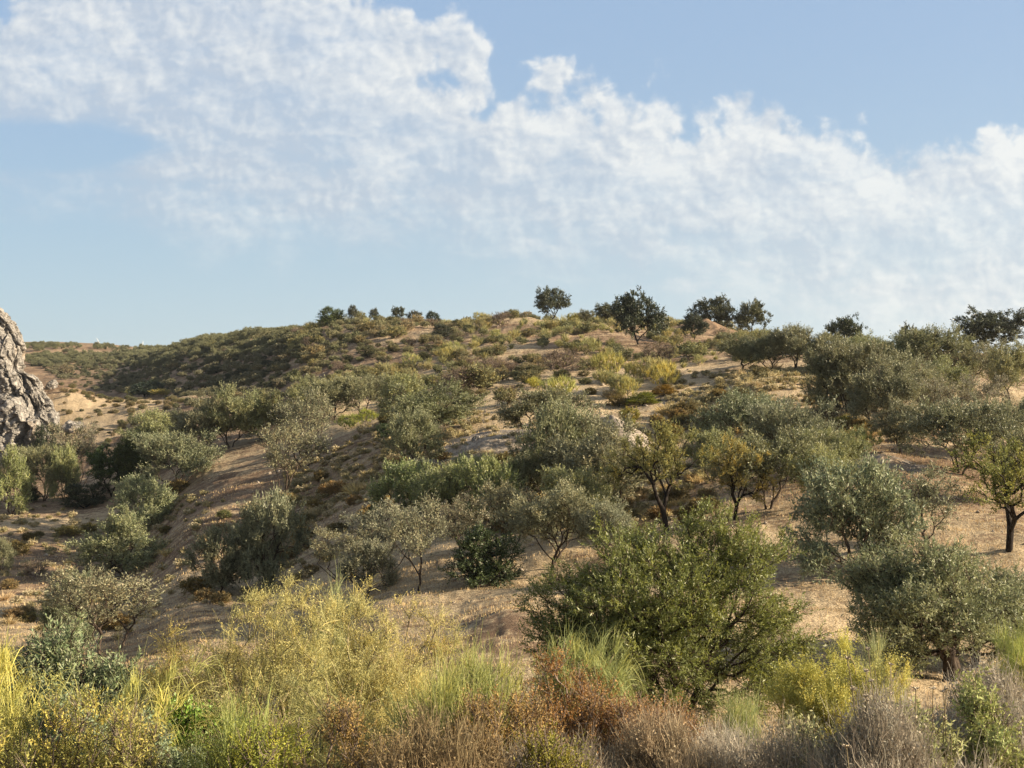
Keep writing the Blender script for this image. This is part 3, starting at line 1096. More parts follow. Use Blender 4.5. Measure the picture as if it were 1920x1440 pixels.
def make_olive(seed, W=5.0, H=4.2, lobes=None, n_t=430, stems=None, per=6, leaves=11, ll=0.13, lw=0.042, L=0.42,
               tip=0.006, mat=None, bark=None, spread=0.55, low=0.24, up=0.4, shell=0.4, rscale=1.0, twigs=True, clear=None):
    rng = np.random.default_rng(seed)
    if lobes is None:
        lobes = [(0, 0, H * 0.62, W * 0.27, W * 0.27, H * 0.27)]
        k = rng.integers(8, 12)
        a0 = rng.random() * 6.28
        for i in range(k):
            a = a0 + i * 2.4 + rng.normal() * 0.3
            r = W * 0.5 * (0.38 + 0.34 * rng.random())
            z = H * (low + 0.14 + (0.80 - low - 0.14) * rng.random())
            s = W * (0.14 + 0.09 * rng.random())
            lobes.append((r * math.cos(a), r * math.sin(a), z, s, s, s * (0.75 + 0.3 * rng.random()) * H / W * 1.15))
    lob = np.array(lobes)
    per_c = 9 if n_t >= 900 else (4 if mat is M_DARK else 8)
    Cn = in_lobes(rng, lobes, max(12, n_t // per_c), shell)
    rc = 0.052 * max(W, 2.5) if n_t < 900 else 0.22
    T = np.repeat(Cn, per_c, axis=0) + rng.normal(size=(len(Cn) * per_c, 3)) * rc * np.array([1, 1, 0.8])
    T = T[T[:, 2] > H * low * 0.75]
    if stems is None:
        ns = rng.integers(1, 4)
        stems = []
        for i in range(ns):
            a = rng.random() * 6.28
            lean = 0.10 + 0.16 * rng.random()
            b = np.array([math.cos(a), math.sin(a), 0]) * 0.12 * (ns > 1)
            pts = [b + [0, 0, -0.25]]
            for f in (0.12, 0.35, 0.6, 0.85, 1.1):
                pts.append(b + np.array([math.cos(a) * lean * H * f, math.sin(a) * lean * H * f, f * H * (clear or 0.30)])
                           + rng.normal(size=3) * [0.05, 0.05, 0.0])
            stems.append(pts)
    NP, par, ends = grow(rng, T, stems)
    R = radii(par, ends, tip)
    R = R * (1 + (rscale - 1) * np.clip(R / 0.05, 0, 1))
    c = lob[:, :3].mean(axis=0); c[2] = H * 0.35
    P = NP[ends]
    D = unit(out_dirs(P, c) * 0.8 + unit(P - NP[par[ends]]) * 0.5)
    sp = [sprays(rng, P, D, per, L, leaves, ll, lw, spread, up)]
    crown = join_leaf('crown', sp, mat or M_OLIVE)
    extra = None
    if twigs:
        n = len(P) * 3
        p = np.repeat(P, 3, axis=0)
        d = unit(np.repeat(D, 3, axis=0) + rng.normal(size=(n, 3)) * 0.55 + [0, 0, 0.3])
        extra = (p, p + d * L * (0.5 + 0.6 * rng.random((n, 1))), np.full(n, 0.006), np.full(n, 0.003), 3)
    wood = wood_mesh('trunk', NP, par, R, bark or M_BARK, extra=extra)
    ext = np.percentile(coords(crown)[::37], [1.5, 98.5], axis=0)
    return dict(trunk=wood, crown=crown, w=max(ext[1][0] - ext[0][0], ext[1][1] - ext[0][1]) * 0.5 + min(ext[1][0] - ext[0][0], ext[1][1] - ext[0][1]) * 0.5,
                h=ext[1][2])


def make_bush(seed, kind, W=1.6, H=1.2):
    """low shrubs growing from the ground: scrub, broom, ball, twiggy, tuft"""
    rng = np.random.default_rng(seed)
    lobes = [(0, 0, H * 0.45, W * 0.33, W * 0.33, H * 0.45)]
    for i in range(rng.integers(4, 7)):
        a = rng.random() * 6.28; r = W * 0.30 * rng.random() ** 0.5; s = W * (0.13 + 0.10 * rng.random())
        lobes.append((r * math.cos(a), r * math.sin(a), H * (0.35 + 0.35 * rng.random()), s, s, H * 0.26))
    stems = [[np.array([rng.normal() * 0.06 * W, rng.normal() * 0.06 * W, -0.15]),
              np.array([rng.normal() * 0.1 * W, rng.normal() * 0.1 * W, H * 0.15])] for _ in range(3)]
    if kind == 'scrub':
        T = in_lobes(rng, lobes, 90, 0.4); T = T[T[:, 2] > 0.08 * H]
        NP, par, ends = grow(rng, T, stems, step=0.3)
        P = NP[ends]; D = out_dirs(P, (0, 0, -0.2))
        crown = join_leaf('crown', [sprays(rng, P, D, 4, 0.24, 7, 0.11, 0.05, 0.6, 0.5)], M_SCRUB)
        wood = wood_mesh('stems', NP, par, radii(par, ends, 0.006), M_TWIG)
    elif kind == 'broom':
        T = in_lobes(rng, lobes, 80, 0.5); T = T[T[:, 2] > 0.1 * H]
        NP, par, ends = grow(rng, T, stems, step=0.3)
        P = NP[ends]; D = unit(out_dirs(P, (0, 0, -H)))
        crown = join_leaf('crown', [strands(rng, P, D, 14, 0.42, 0.020, 2, 0.28, 0.5, 0.5)], M_BROOM)
        wood = wood_mesh('stems', NP, par, radii(par, ends, 0.006), M_PALEWOOD)
    elif kind == 'ball':
        T = in_lobes(rng, [(0, 0, H * 0.42, W * 0.42, W * 0.42, H * 0.5)], 90, 0.3); T = T[T[:, 2] > 0.0]
        NP, par, ends = grow(rng, T, stems, step=0.3)
        P = NP[ends]; D = out_dirs(P, (0, 0, 0))
        crown = join_leaf('crown', [sprays(rng, P, D, 6, 0.16, 7, 0.07, 0.035, 0.5, 0.3)], M_SCRUB)
        wood = wood_mesh('stems', NP, par, radii(par, ends, 0.005), M_TWIG)
    elif kind == 'twiggy':
        T = in_lobes(rng, lobes, 130, 0.6); T = T[T[:, 2] > 0.06 * H]
        NP, par, ends = grow(rng, T, stems, step=0.25)
        P = NP[ends]; D = out_dirs(P, (0, 0, -0.3))
        n = len(P) * 6
        p = np.repeat(P, 6, axis=0); d = unit(np.repeat(D, 6, axis=0) + rng.normal(size=(n, 3)) * 0.6)
        extra = (p, p + d * 0.25 * (0.5 + rng.random((n, 1))), np.full(n, 0.009), np.full(n, 0.004), 3)
        crown = join_leaf('crown', [sprays(rng, P, D, 2, 0.24, 4, 0.07, 0.03, 0.7, 0.4)], M_SCRUB)
        wood = wood_mesh('stems', NP, par, radii(par, ends, 0.008), M_TWIG, extra=extra)
    elif kind == 'dark':
        lobes += [(W * 0.28 * math.cos(a), W * 0.28 * math.sin(a), H * 0.2, W * 0.2, W * 0.2, H * 0.2) for a in (0, 1.3, 2.5, 3.8, 5.0)]
        T = in_lobes(rng, lobes, 260, 0.35); T = T[T[:, 2] > 0.02 * H]
        NP, par, ends = grow(rng, T, stems, step=0.3)
        P = NP[ends]; D = out_dirs(P, (0, 0, 0))
        crown = join_leaf('crown', [sprays(rng, P, D, 7, 0.25, 11, 0.075, 0.036, 0.7, 0.3)], M_DARK)
        wood = wood_mesh('stems', NP, par, radii(par, ends, 0.008), M_BARKDARK)
    elif kind == 'tuft':
        n = 34
        a = rng.random(n) * 6.28; r = np.sqrt(rng.random(n)) * W * 0.22
        P = np.stack([r * np.cos(a), r * np.sin(a), np.full(n, -0.03)], axis=1)
        D = unit(np.stack([np.cos(a) * r / W * 3.2, np.sin(a) * r / W * 3.2, np.full(n, 0.7)], axis=1))
        crown = join_leaf('grass_tuft', [strands(rng, P, D, 9, H * 0.95, 0.016, 3, 0.22, 0.1, 0.6)], M_STRAW)
        wood = None
    V = coords(crown)[::11]
    ext = np.percentile(V, [2, 98], axis=0)
    return dict(trunk=wood, crown=crown, w=0.5 * (ext[1][0] - ext[0][0] + ext[1][1] - ext[0][1]), h=ext[1][2])


for s in range(6):
    proto('olive', make_olive(100 + s, W=5.0 + 0.5 * (s % 3 - 1), H=4.1))
for s in range(3):      # thin crowned, greyer trees with much bare twig
    proto('thin', make_olive(140 + s, W=4.2, H=4.6, n_t=240, per=4, leaves=7, spread=0.7, low=0.30, shell=0.55))
for s in range(3):
    proto('bushy', make_olive(150 + s, W=4.4, H=3.4, low=0.10, n_t=340, clear=0.14, leaves=12))
for s in range(3):
    proto('oak', make_olive(160 + s, W=5.4, H=5.2, n_t=420, per=6, leaves=9, ll=0.15, lw=0.09, L=0.40, mat=M_DARK,
                            bark=M_BARKDARK, tip=0.007, low=0.17, up=0.25))
for s in range(2):
    proto('almond', make_olive(170 + s, W=4.6, H=4.8, n_t=230, per=5, leaves=10, ll=0.11, lw=0.045, L=0.36,
                               mat=M_SCRUB, bark=M_BARKDARK, rscale=1.2, tip=0.011, low=0.28, spread=0.7, shell=0.6,
                               stems=[[(0, 0, -.3), (0, 0, .5), (.05, 0, 1.0)],
                                      [(0, 0, .9), (.35, .1, 1.5), (.55, .2, 2.2)],
                                      [(0, 0, .9), (-.35, -.1, 1.5), (-.7, .1, 2.2)]]))
for s in range(3):
    for kd in ('scrub', 'broom', 'ball', 'twiggy', 'dark', 'tuft'):
        size = dict(scrub=(1.7, 1.2), broom=(1.8, 1.7), ball=(0.9, 0.7), twiggy=(2.0, 1.6), dark=(2.6, 2.3), tuft=(0.6, 0.4))[kd]
        proto(kd, make_bush(200 + s * 11 + len(kd), kd, *size))

NAMES = dict(olive='olive_tree', thin='olive_tree', bushy='olive_tree', oak='holm_oak', almond='almond_tree',
             scrub='scrub_bush', broom='broom_bush', ball='round_bush', twiggy='dry_bush', dark='evergreen_bush', tuft='grass_clump')
CATS = dict(olive='olive tree', thin='olive tree', bushy='olive tree', oak='holm oak', almond='almond tree', scrub='bush',
            broom='broom bush', ball='bush', twiggy='bush', dark='bush', tuft='grass clump')
C = dict(olive=(0.190, 0.220, 0.098), thin=(0.225, 0.215, 0.13), bushy=(0.185, 0.230, 0.094), oak=(0.075, 0.085, 0.048),
         almond=(0.26, 0.27, 0.09), scrub=(0.155, 0.155, 0.07), broom=(0.30, 0.30, 0.10), ball=(0.20, 0.17, 0.07),
         twiggy=(0.17, 0.15, 0.10), dark=(0.045, 0.075, 0.025), tuft=(0.40, 0.345, 0.20))
rs = random.Random(7)
FOOT = []


def plant(kind, x, y, w, h, label, group=None, col=None, variant=None, rot=None, sink=0.0, z=None):
    lst = PROTO[kind]
    p = lst[(rs.randrange(len(lst)) if variant is None else variant) % len(lst)]
    col = col or C[kind]
    if kind in ('olive', 'thin', 'bushy'):
        col = (col[0] * 1.2, col[1] * 1.15, col[2] * 1.15)
    j = 1 + rs.uniform(-0.10, 0.10)
    col = (col[0] * j * rs.uniform(0.94, 1.08), col[1] * j, col[2] * j * rs.uniform(0.88, 1.14), 1.0)
    zz = (hz(x, y) if z is None else z) - sink
    sx = w / p['w']; sz = h / p['h']
    r = rs.uniform(0, 6.28) if rot is None else rot
    if p['trunk'] is None:
        o = link(NAMES[kind], p['crown'])
        o.color = col
    else:
        o = bpy.data.objects.new(NAMES[kind], None)
        o.empty_display_size = 0.3
        COL.objects.link(o)
        tr = link('trunk' if kind in ('olive', 'thin', 'bushy', 'oak', 'almond') else 'stems', p['trunk'], o)
        cr = link('crown', p['crown'], o)
        cr.color = col
    o.location = (x, y, zz)
    o.rotation_euler = (0, 0, r)
    o.scale = (sx, sx * rs.uniform(0.92, 1.08), sz)
    FOOT.append((x, y, w * 0.5))
    return tag(o, label, CATS[kind], group)


def plant_px(kind, px, py, wpx, hpx, label, group=None, **kw):
    """stand a plant where the photo's base pixel meets the ground; sizes given in photo pixels"""
    x, y = march(px, py)
    s = y / F
    if kind in ('olive', 'thin', 'bushy', 'oak', 'almond'):
        s *= (0.92 if kind == 'oak' else 1.04 if px > 1280 and py < 960 else 1.17) if wpx < 170 else 1.06
        hpx *= 1.28 if kind == 'oak' else 1.0
        wpx *= 1.04
    return plant(kind, x, y, wpx * s, hpx * s, label, group, **kw)


GO = 'olive trees scattered over the slope'
GR = 'trees along the skyline'
TREES = [
    # left, below the cliff
    ('bushy', 18, 965, 62, 100, 'grey olive tree at the left edge below the cliff', None),
    ('olive', 82, 940, 82, 85, 'pale green olive tree second from the left edge below the cliff', (0.19, 0.21, 0.12)),
    ('thin', 143, 925, 72, 112, 'thin grey brown tree in the clump below the cliff foot', (0.19, 0.165, 0.11)),
    ('bushy', 118, 940, 46, 85, 'small olive between the pale olive and the thin grey brown tree', None),
    ('oak', 212, 930, 85, 75, 'dark green evergreen tree with low crown in the left hollow', (0.05, 0.08, 0.025)),
    ('oak', 250, 920, 66, 88, 'tall dark green evergreen tree behind the three stemmed olive', (0.06, 0.08, 0.025)),
    ('olive', 328, 922, 112, 92, 'olive tree with three bare forked stems on the left slope', (0.17, 0.20, 0.11)),
    ('olive', 292, 868, 92, 80, 'first olive from the left in the upper row on the left slope', None),
    ('olive', 376, 856, 84, 88, 'second olive from the left in the upper row on the left slope', (0.16, 0.175, 0.10)),
    ('olive', 432, 842, 80, 95, 'third olive of the upper left row showing a pale trunk', None),
    ('olive', 486, 828, 68, 76, 'fourth olive of the upper left row with spreading crown', None),
    ('thin', 571, 880, 84, 122, 'leaning olive with dark bent trunk at the top of the orange earth strip', (0.15, 0.165, 0.10)),
    ('thin', 537, 945, 104, 132, 'thin grey olive with crooked trunk standing on the red slope', (0.17, 0.18, 0.12)),
    ('bushy', 268, 998, 96, 85, 'round pale olive higher of the pair on the lower left slope', (0.17, 0.21, 0.115)),
    ('bushy', 232, 1078, 112, 96, 'round pale olive lower of the pair on the lower left slope', (0.17, 0.215, 0.11)),
    ('bushy', 505, 1108, 108, 150, 'olive with tall rounded crown above the yellow broom', (0.15, 0.175, 0.10)),
    ('bushy', 415, 1112, 98, 100, 'low dark olive touching the left side of the tall rounded olive', (0.13, 0.14, 0.085)),
    ('thin', 205, 1240, 175, 160, 'twiggy grey olive with dark slanting branch at lower left', (0.165, 0.165, 0.11)),
    ('bushy', 130, 1215, 85, 115, 'green olive clump joined to the twiggy grey olive at lower left', (0.13, 0.165, 0.09)),
    # middle left
    ('olive', 582, 782, 70, 62, 'small olive at the left end of the high middle group', None),
    ('olive', 627, 788, 78, 68, 'olive with slanting twin trunks in the high middle group', (0.16, 0.185, 0.10)),
    ('olive', 680, 780, 80, 66, 'olive with a single leaning trunk right end of high middle group', (0.16, 0.175, 0.10)),
    ('bushy', 757, 790, 80, 74, 'green olive behind the wide olive in the centre left', None),
    ('olive', 808, 825, 132, 88, 'wide olive above the shaded grass bank in the centre left', (0.14, 0.165, 0.085)),
    ('olive', 777, 893, 86, 102, 'olive with straight dark trunk below the wide centre left olive', (0.15, 0.17, 0.095)),
    # centre
    ('bushy', 1040, 838, 172, 96, 'wide dark olive beside the steep grey rubble bank', (0.125, 0.135, 0.065)),
    ('olive', 1052, 950, 125, 160, 'tall pale olive in front of the wide dark olive', (0.165, 0.195, 0.11)),
    ('olive', 1135, 985, 145, 165, 'large greyish olive left of the black forked almond', (0.165, 0.185, 0.115)),
    ('olive', 1010, 965, 90, 105, 'shaded olive at the left flank of the tall pale olive', (0.12, 0.135, 0.08)),
    ('bushy', 765, 1000, 108, 112, 'bright green olive at the left of the central thicket', (0.17, 0.23, 0.09)),
    ('olive', 838, 990, 84, 100, 'bright green rounded tree second from left in central thicket', (0.165, 0.225, 0.085)),
    ('bushy', 915, 1000, 88, 115, 'yellow green round topped tree in the central thicket', (0.19, 0.235, 0.085)),
    ('thin', 722, 1085, 98, 122, 'grey twiggy olive left front of the central thicket', (0.175, 0.185, 0.13)),
    ('thin', 785, 1112, 100, 150, 'olive with a dark base beside the grey twiggy olive in the thicket', (0.15, 0.17, 0.11)),
    ('bushy', 690, 1120, 95, 88, 'low grey green olive behind the tall yellow broom', (0.16, 0.175, 0.11)),
    ('thin', 868, 1065, 92, 112, 'brownish olive above the dark evergreen bush', (0.16, 0.16, 0.095)),
    ('olive', 1028, 1066, 150, 128, 'spreading olive with reddish twigs left of the big near olive', (0.17, 0.185, 0.12)),
    ('olive', 1130, 1060, 95, 100, 'small pale olive just above the left shoulder of the big near olive', (0.17, 0.195, 0.12)),
    ('almond', 1250, 998, 125, 172, 'almond with black forked trunk and thin leaves in the centre', (0.22, 0.23, 0.09)),
    ('almond', 1378, 975, 92, 130, 'yellowing almond left of the olives in the right centre', (0.30, 0.27, 0.10)),
    ('olive', 1438, 958, 165, 138, 'dark spreading olive behind the yellowing almond', (0.13, 0.155, 0.075)),
    ('olive', 1400, 868, 150, 122, 'blue green olive below the bare path in the right centre', (0.14, 0.18, 0.105)),
    ('olive', 1485, 905, 130, 140, 'tall olive between the blue green olive and the yellow broom', (0.155, 0.175, 0.10)),
    # right
    ('bushy', 1600, 1090, 205, 205, 'big dense blue green olive behind the near right olive', (0.13, 0.175, 0.10)),
    ('thin', 1708, 1060, 135, 160, 'sparse olive at the right side of the dense blue green olive', (0.155, 0.17, 0.11)),
    ('olive', 1800, 890, 165, 128, 'dark low branched olive above the yellow green almond at right', (0.12, 0.145, 0.08)),
    ('olive', 1893, 868, 100, 112, 'olive at the right edge above the almond', (0.14, 0.17, 0.095)),
    ('olive', 1590, 780, 128, 130, 'shaded bushy olive at the right end of the bare path', (0.12, 0.135, 0.075)),
    ('olive', 1655, 812, 118, 132, 'olive with arching dark limbs beside the round green bush', (0.13, 0.15, 0.09)),
    ('olive', 1712, 790, 112, 118, 'pale topped olive behind the olive with arching limbs', (0.15, 0.175, 0.10)),
    ('bushy', 1560, 775, 90, 110, 'rounded olive joined to the left of the shaded bushy olive', (0.13, 0.15, 0.08)),
    ('olive', 1392, 696, 90, 66, 'left olive of the three on the lip of the bare bank', (0.13, 0.14, 0.075)),
    ('olive', 1440, 697, 85, 72, 'middle olive of the three on the lip of the bare bank', (0.12, 0.135, 0.07)),
    ('olive', 1488, 698, 88, 80, 'right olive of the three on the lip of the bare bank', (0.13, 0.14, 0.075)),
    ('bushy', 1556, 702, 80, 72, 'olive just right of the three on the lip of the bank', (0.14, 0.15, 0.08)),
    ('olive', 1610, 705, 88, 66, 'low olive behind the bank under the rounded dark oak', None),
    ('olive', 1668, 715, 90, 70, 'olive left of the tall dark trunked tree near the right skyline', (0.14, 0.17, 0.07)),
    ('olive', 1742, 728, 128, 104, 'tall dark trunked olive on the right skyline', (0.12, 0.135, 0.07)),
    ('olive', 1818, 740, 92, 92, 'olive under the feathery oak near the right edge', (0.14, 0.155, 0.085)),
    ('olive', 1898, 762, 90, 112, 'tall olive at the right edge under the feathery oak', None),
    ('thin', 1840, 800, 78, 92, 'grey thin olive between the two olives at the right edge', (0.17, 0.165, 0.12)),
    ('thin', 1760, 812, 80, 98, 'bare twigged olive above the dark low branched olive', (0.17, 0.165, 0.11)),
    ('olive', 1690, 850, 90, 92, 'small olive left behind the dark low branched olive', (0.14, 0.16, 0.09)),
    ('almond', 1892, 1035, 190, 200, 'yellow green almond with black limbs at the right edge', (0.18, 0.195, 0.075)),
    ('olive', 1940, 955, 130, 150, 'shaded olive cut by the right edge behind the almond', (0.13, 0.15, 0.08)),
    # fillers inside the thickets
    ('thin', 960, 1030, 90, 105, 'brown grey thin olive between the dark evergreen bush and the spreading olive', None),
    ('olive', 1085, 1010, 100, 110, 'pale olive low between the tall pale olive and the near olive', None),
    ('bushy', 880, 950, 80, 80, 'small green olive at the back of the central thicket', None),
    ('olive', 960, 960, 90, 95, 'grey green olive at the back right of the central thicket', None),
    ('olive', 1335, 905, 96, 90, 'grey olive hidden behind the yellowing almond', None),
    ('olive', 1540, 965, 105, 105, 'olive squeezed between the dark spreading olive and dense blue green olive', None),
    ('olive', 1560, 900, 100, 90, 'olive at the back left above the dense blue green olive', None),
    ('thin', 640, 1090, 80, 85, 'thin olive low on the shaded slope left of the thicket', None),
    ('olive', 520, 815, 66, 66, 'small olive right of the spreading fourth tree in the left upper row', None),
    ('olive', 1640, 700, 84, 66, 'dark little olive on the right skyline left of the oak crown', None),
    ('olive', 1775, 770, 96, 92, 'olive in the second row right of the pale topped olive', None),
    # skyline
    ('oak', 1034, 599, 60, 50, 'lone round topped holm oak at the highest point of the skyline', None),
    ('oak', 1197, 645, 96, 78, 'broad dark holm oak standing below the ridge', (0.042, 0.055, 0.03)),
    ('oak', 1146, 606, 60, 30, 'low dark oak behind the left of the broad dark oak', None),
    ('oak', 1342, 620, 84, 54, 'wide crowned holm oak on the earth knoll', (0.06, 0.072, 0.042)),
    ('oak', 1303, 637, 48, 40, 'small dark oak at the left foot of the earth knoll', (0.05, 0.062, 0.035)),
    ('oak', 1408, 630, 60, 54, 'holm oak with visible trunks right of the earth knoll', None),
    ('oak', 1580, 668, 64, 60, 'rounded dark oak rising behind the olives at right', (0.05, 0.065, 0.04)),
    ('oak', 1862, 672, 130, 72, 'feathery wide oak on the skyline near the right edge', (0.075, 0.085, 0.055)),
    ('oak', 1712, 690, 70, 64, 'oak crown joined to the left of the dark trunked olive', (0.07, 0.08, 0.045)),
    ('oak', 660, 604, 17, 19, 'tiny leaning tree on the left part of the ridge', (0.08, 0.09, 0.06)),
    ('olive', 1097, 600, 22, 20, 'small pale tree on the ridge right of the lone oak', (0.12, 0.14, 0.09)),
    ('oak', 747, 603, 24, 17, 'small grey crowned tree on the ridge, left of two round bushes', (0.09, 0.10, 0.07)),
    ('oak', 702, 604, 18, 15, 'smallest round tree on the left part of the ridge', (0.08, 0.09, 0.06)),
]
for kd, px, py, w, h, lab, col in TREES:
    if kd == 'oak' and w < 30:
        h *= 1.35
    o = plant_px(kd, px, py, w, h, lab, GR if kd == 'oak' and py < 700 else GO, col=col)
    if kd == 'almond':
        o.rotation_euler = (0.06, -0.26 if px > 1800 else 0.12, rs.uniform(0, 6))

GB = 'bushes on the hillside'
BUSHES = [
    ('dark', 905, 1098, 118, 100, 'very dark evergreen bush at the foot of the central thicket', (0.055, 0.075, 0.032)),
    ('dark', 700, 1015, 45, 60, 'dark green bush at the left foot of the central thicket', (0.04, 0.065, 0.025)),
    ('dark', 160, 952, 72, 42, 'low dark bush under the thin grey brown tree', (0.035, 0.05, 0.02)),
    ('dark', 60, 940, 30, 26, 'small dark green bush under the pale olive at left', (0.04, 0.07, 0.025)),
    ('dark', 727, 822, 34, 26, 'dark green bush under the wide centre left olive', (0.05, 0.075, 0.03)),
    ('dark', 727, 790, 34, 24, 'yellowish green bush left of the wide centre left olive', (0.11, 0.11, 0.035)),
    ('dark', 85, 850, 40, 50, 'dark bush growing at the foot of the cliff', (0.05, 0.065, 0.035)),
    ('dark', 280, 742, 60, 26, 'dark bushy patch in the shaded hollow', (0.035, 0.05, 0.03)),
    ('dark', 620, 606, 42, 20, 'dark green rounded bush at the left of the ridge', (0.07, 0.10, 0.035)),
    ('dark', 778, 603, 28, 14, 'flat topped dark bush left of the roundest ridge bush', (0.08, 0.085, 0.055)),
    ('dark', 811, 608, 27, 16, 'roundest dark bush on the ridge', (0.045, 0.06, 0.03)),
    ('dark', 828, 634, 34, 24, 'dark bush below the roundest ridge bush', (0.05, 0.06, 0.035)),
    ('twiggy', 937, 612, 42, 26, 'twiggy grey bush on the skyline left of the lone oak', None),
    ('broom', 1075, 600, 24, 17, 'pale yellow broom right beside the lone oak', None),
    ('twiggy', 860, 742, 76, 50, 'grey twiggy fan shaped bush in the middle of the hill', (0.17, 0.14, 0.10)),
    ('twiggy', 1052, 705, 68, 50, 'grey twiggy bush above the bright broom group', (0.18, 0.16, 0.11)),
    ('twiggy', 1230, 685, 60, 40, 'brown twiggy bush behind the brightest broom', (0.13, 0.12, 0.07)),
    ('broom', 1245, 728, 62, 48, 'brightest dome shaped broom on the middle slope', (0.33, 0.33, 0.11)),
    ('broom', 1145, 712, 62, 52, 'tall pale broom left of the brightest broom', (0.32, 0.32, 0.12)),
    ('broom', 1192, 715, 40, 36, 'yellow broom between the tall pale broom and brightest broom', (0.30, 0.30, 0.12)),
    ('broom', 1178, 745, 36, 38, 'upright light green broom in front of the tall pale broom', (0.33, 0.34, 0.13)),
    ('broom', 1005, 730, 32, 22, 'small bright yellow green broom at the top of the flowering band', (0.36, 0.36, 0.08)),
    ('broom', 1052, 752, 64, 44, 'light green broom right of the small bright yellow one', (0.30, 0.33, 0.12)),
    ('broom', 1015, 765, 50, 30, 'broom in the band just above the wide dark olive', (0.30, 0.29, 0.10)),
    ('broom', 655, 805, 44, 28, 'green broom clump left of two on the orange earth edge', (0.24, 0.28, 0.08)),
    ('broom', 688, 795, 34, 28, 'light broom clump right of two on the orange earth edge', (0.26, 0.29, 0.08)),
    ('broom', 1625, 852, 64, 48, 'feathery green broom between the right olives', (0.24, 0.28, 0.10)),
    ('ball', 1582, 800, 27, 19, 'round green cushion bush by the path at right', (0.15, 0.16, 0.05)),
    ('dark', 1552, 790, 44, 28, 'dark grey bush left of the round green cushion', (0.06, 0.06, 0.04)),
    ('ball', 1262, 822, 34, 24, 'largest round brown green cushion below the rubble bank', (0.16, 0.14, 0.05)),
    ('ball', 1232, 796, 24, 18, 'left cushion bush of the upper row below the brooms', (0.19, 0.16, 0.07)),
    ('ball', 1277, 796, 28, 18, 'right cushion bush of the upper row below the brooms', (0.19, 0.17, 0.07)),
    ('ball', 1198, 838, 28, 20, 'olive cushion bush under the dark angular rock', (0.18, 0.165, 0.06)),
    ('ball', 1240, 812, 18, 12, 'small green cushion left above the largest cushion', (0.22, 0.22, 0.08)),
    ('ball', 1107, 740, 20, 11, 'brown cushion bush above the rubble bank', (0.18, 0.15, 0.06)),
    ('ball', 1318, 930, 18, 12, 'small round bush on bare ground right of the black trunk', (0.20, 0.20, 0.09)),
    ('dark', 1205, 760, 60, 22, 'yellow green spreading bush under the upright broom', (0.16, 0.19, 0.03)),
    ('dark', 1245, 742, 44, 18, 'orange flowering low bush under the brightest broom', (0.22, 0.15, 0.025)),
    ('dark', 1160, 762, 40, 20, 'olive brown low bush above the rubble bank', (0.12, 0.10, 0.03)),
    ('ball', 1180, 788, 36, 22, 'green cushion on the edge of the rubble bank', (0.22, 0.22, 0.07)),
    ('ball', 1180, 802, 26, 14, 'yellow green low cushion beneath the green rubble cushion', (0.30, 0.30, 0.09)),
    ('broom', 300, 744, 36, 14, 'yellow green broom on the saddle right of the cliff', (0.28, 0.27, 0.09)),
    ('broom', 245, 744, 24, 13, 'pale broom on the saddle beside the yellow green one', None),
    ('scrub', 246, 800, 16, 20, 'upright green shrub at the bottom of the pale slope', (0.14, 0.16, 0.10)),
    ('ball', 128, 1004, 42, 16, 'low yellowish cushion on the lower left slope', (0.24, 0.22, 0.08)),
    ('ball', 166, 998, 26, 16, 'rounder cushion right of the low yellowish cushion', (0.20, 0.19, 0.07)),
    ('ball', 54, 1012, 24, 13, 'dark small cushion at the left of the lower slope', (0.12, 0.11, 0.05)),
    ('ball', 72, 1008, 18, 11, 'second dark small cushion beside the first at left', (0.13, 0.12, 0.05)),
    ('ball', 312, 1000, 22, 13, 'dark green cushion right of the upper pale olive', (0.11, 0.11, 0.045)),
    ('ball', 420, 972, 24, 14, 'dark green cushion alone on the red slope', (0.11, 0.12, 0.05)),
    ('twiggy', 65, 1085, 40, 30, 'grey green wispy bush left of the lower pale olive', (0.14, 0.14, 0.09)),
    ('bushy', 2, 1070, 34, 48, 'pale olive cut by the left edge on the lower slope', (0.17, 0.2, 0.11)),
    ('ball', 610, 1048, 30, 15, 'dark cushion left of the central thicket on the shaded slope', (0.11, 0.10, 0.05)),
    ('ball', 480, 1135, 26, 15, 'dark cushion under the tall rounded olive', (0.11, 0.10, 0.05)),
]
for kd, px, py, w, h, lab, col in BUSHES:
    if kd == 'dark' and py < 612:
        w, h = w * 1.05, h * 1.5
    plant_px(kd, px, py, w, h, lab, GB, col=col)

exec_marker = 1


# ------------------------------------------------------------------ scattered scrub, cushions and tufts
def visible(x, y, z, lift):
    """can the camera see a point `lift` above the ground?"""
    n = 60
    f = np.linspace(0.05, 0.985, n)[:, None]
    hx = height(x[None] * f, y[None] * f)
    ray = (z + lift)[None] * f
    return ~(hx > ray + 0.05).any(axis=0)


def inpoly(px, py, poly):
    poly = np.array(poly, float)
    ins = np.zeros(px.shape, bool)
    j = len(poly) - 1
    for i in range(len(poly)):
        xi, yi = poly[i]; xj, yj = poly[j]
        c = ((yi > py) != (yj > py)) & (px < (xj - xi) * (py - yi) / (yj - yi + 1e-9) + xi)
        ins ^= c
        j = i
    return ins


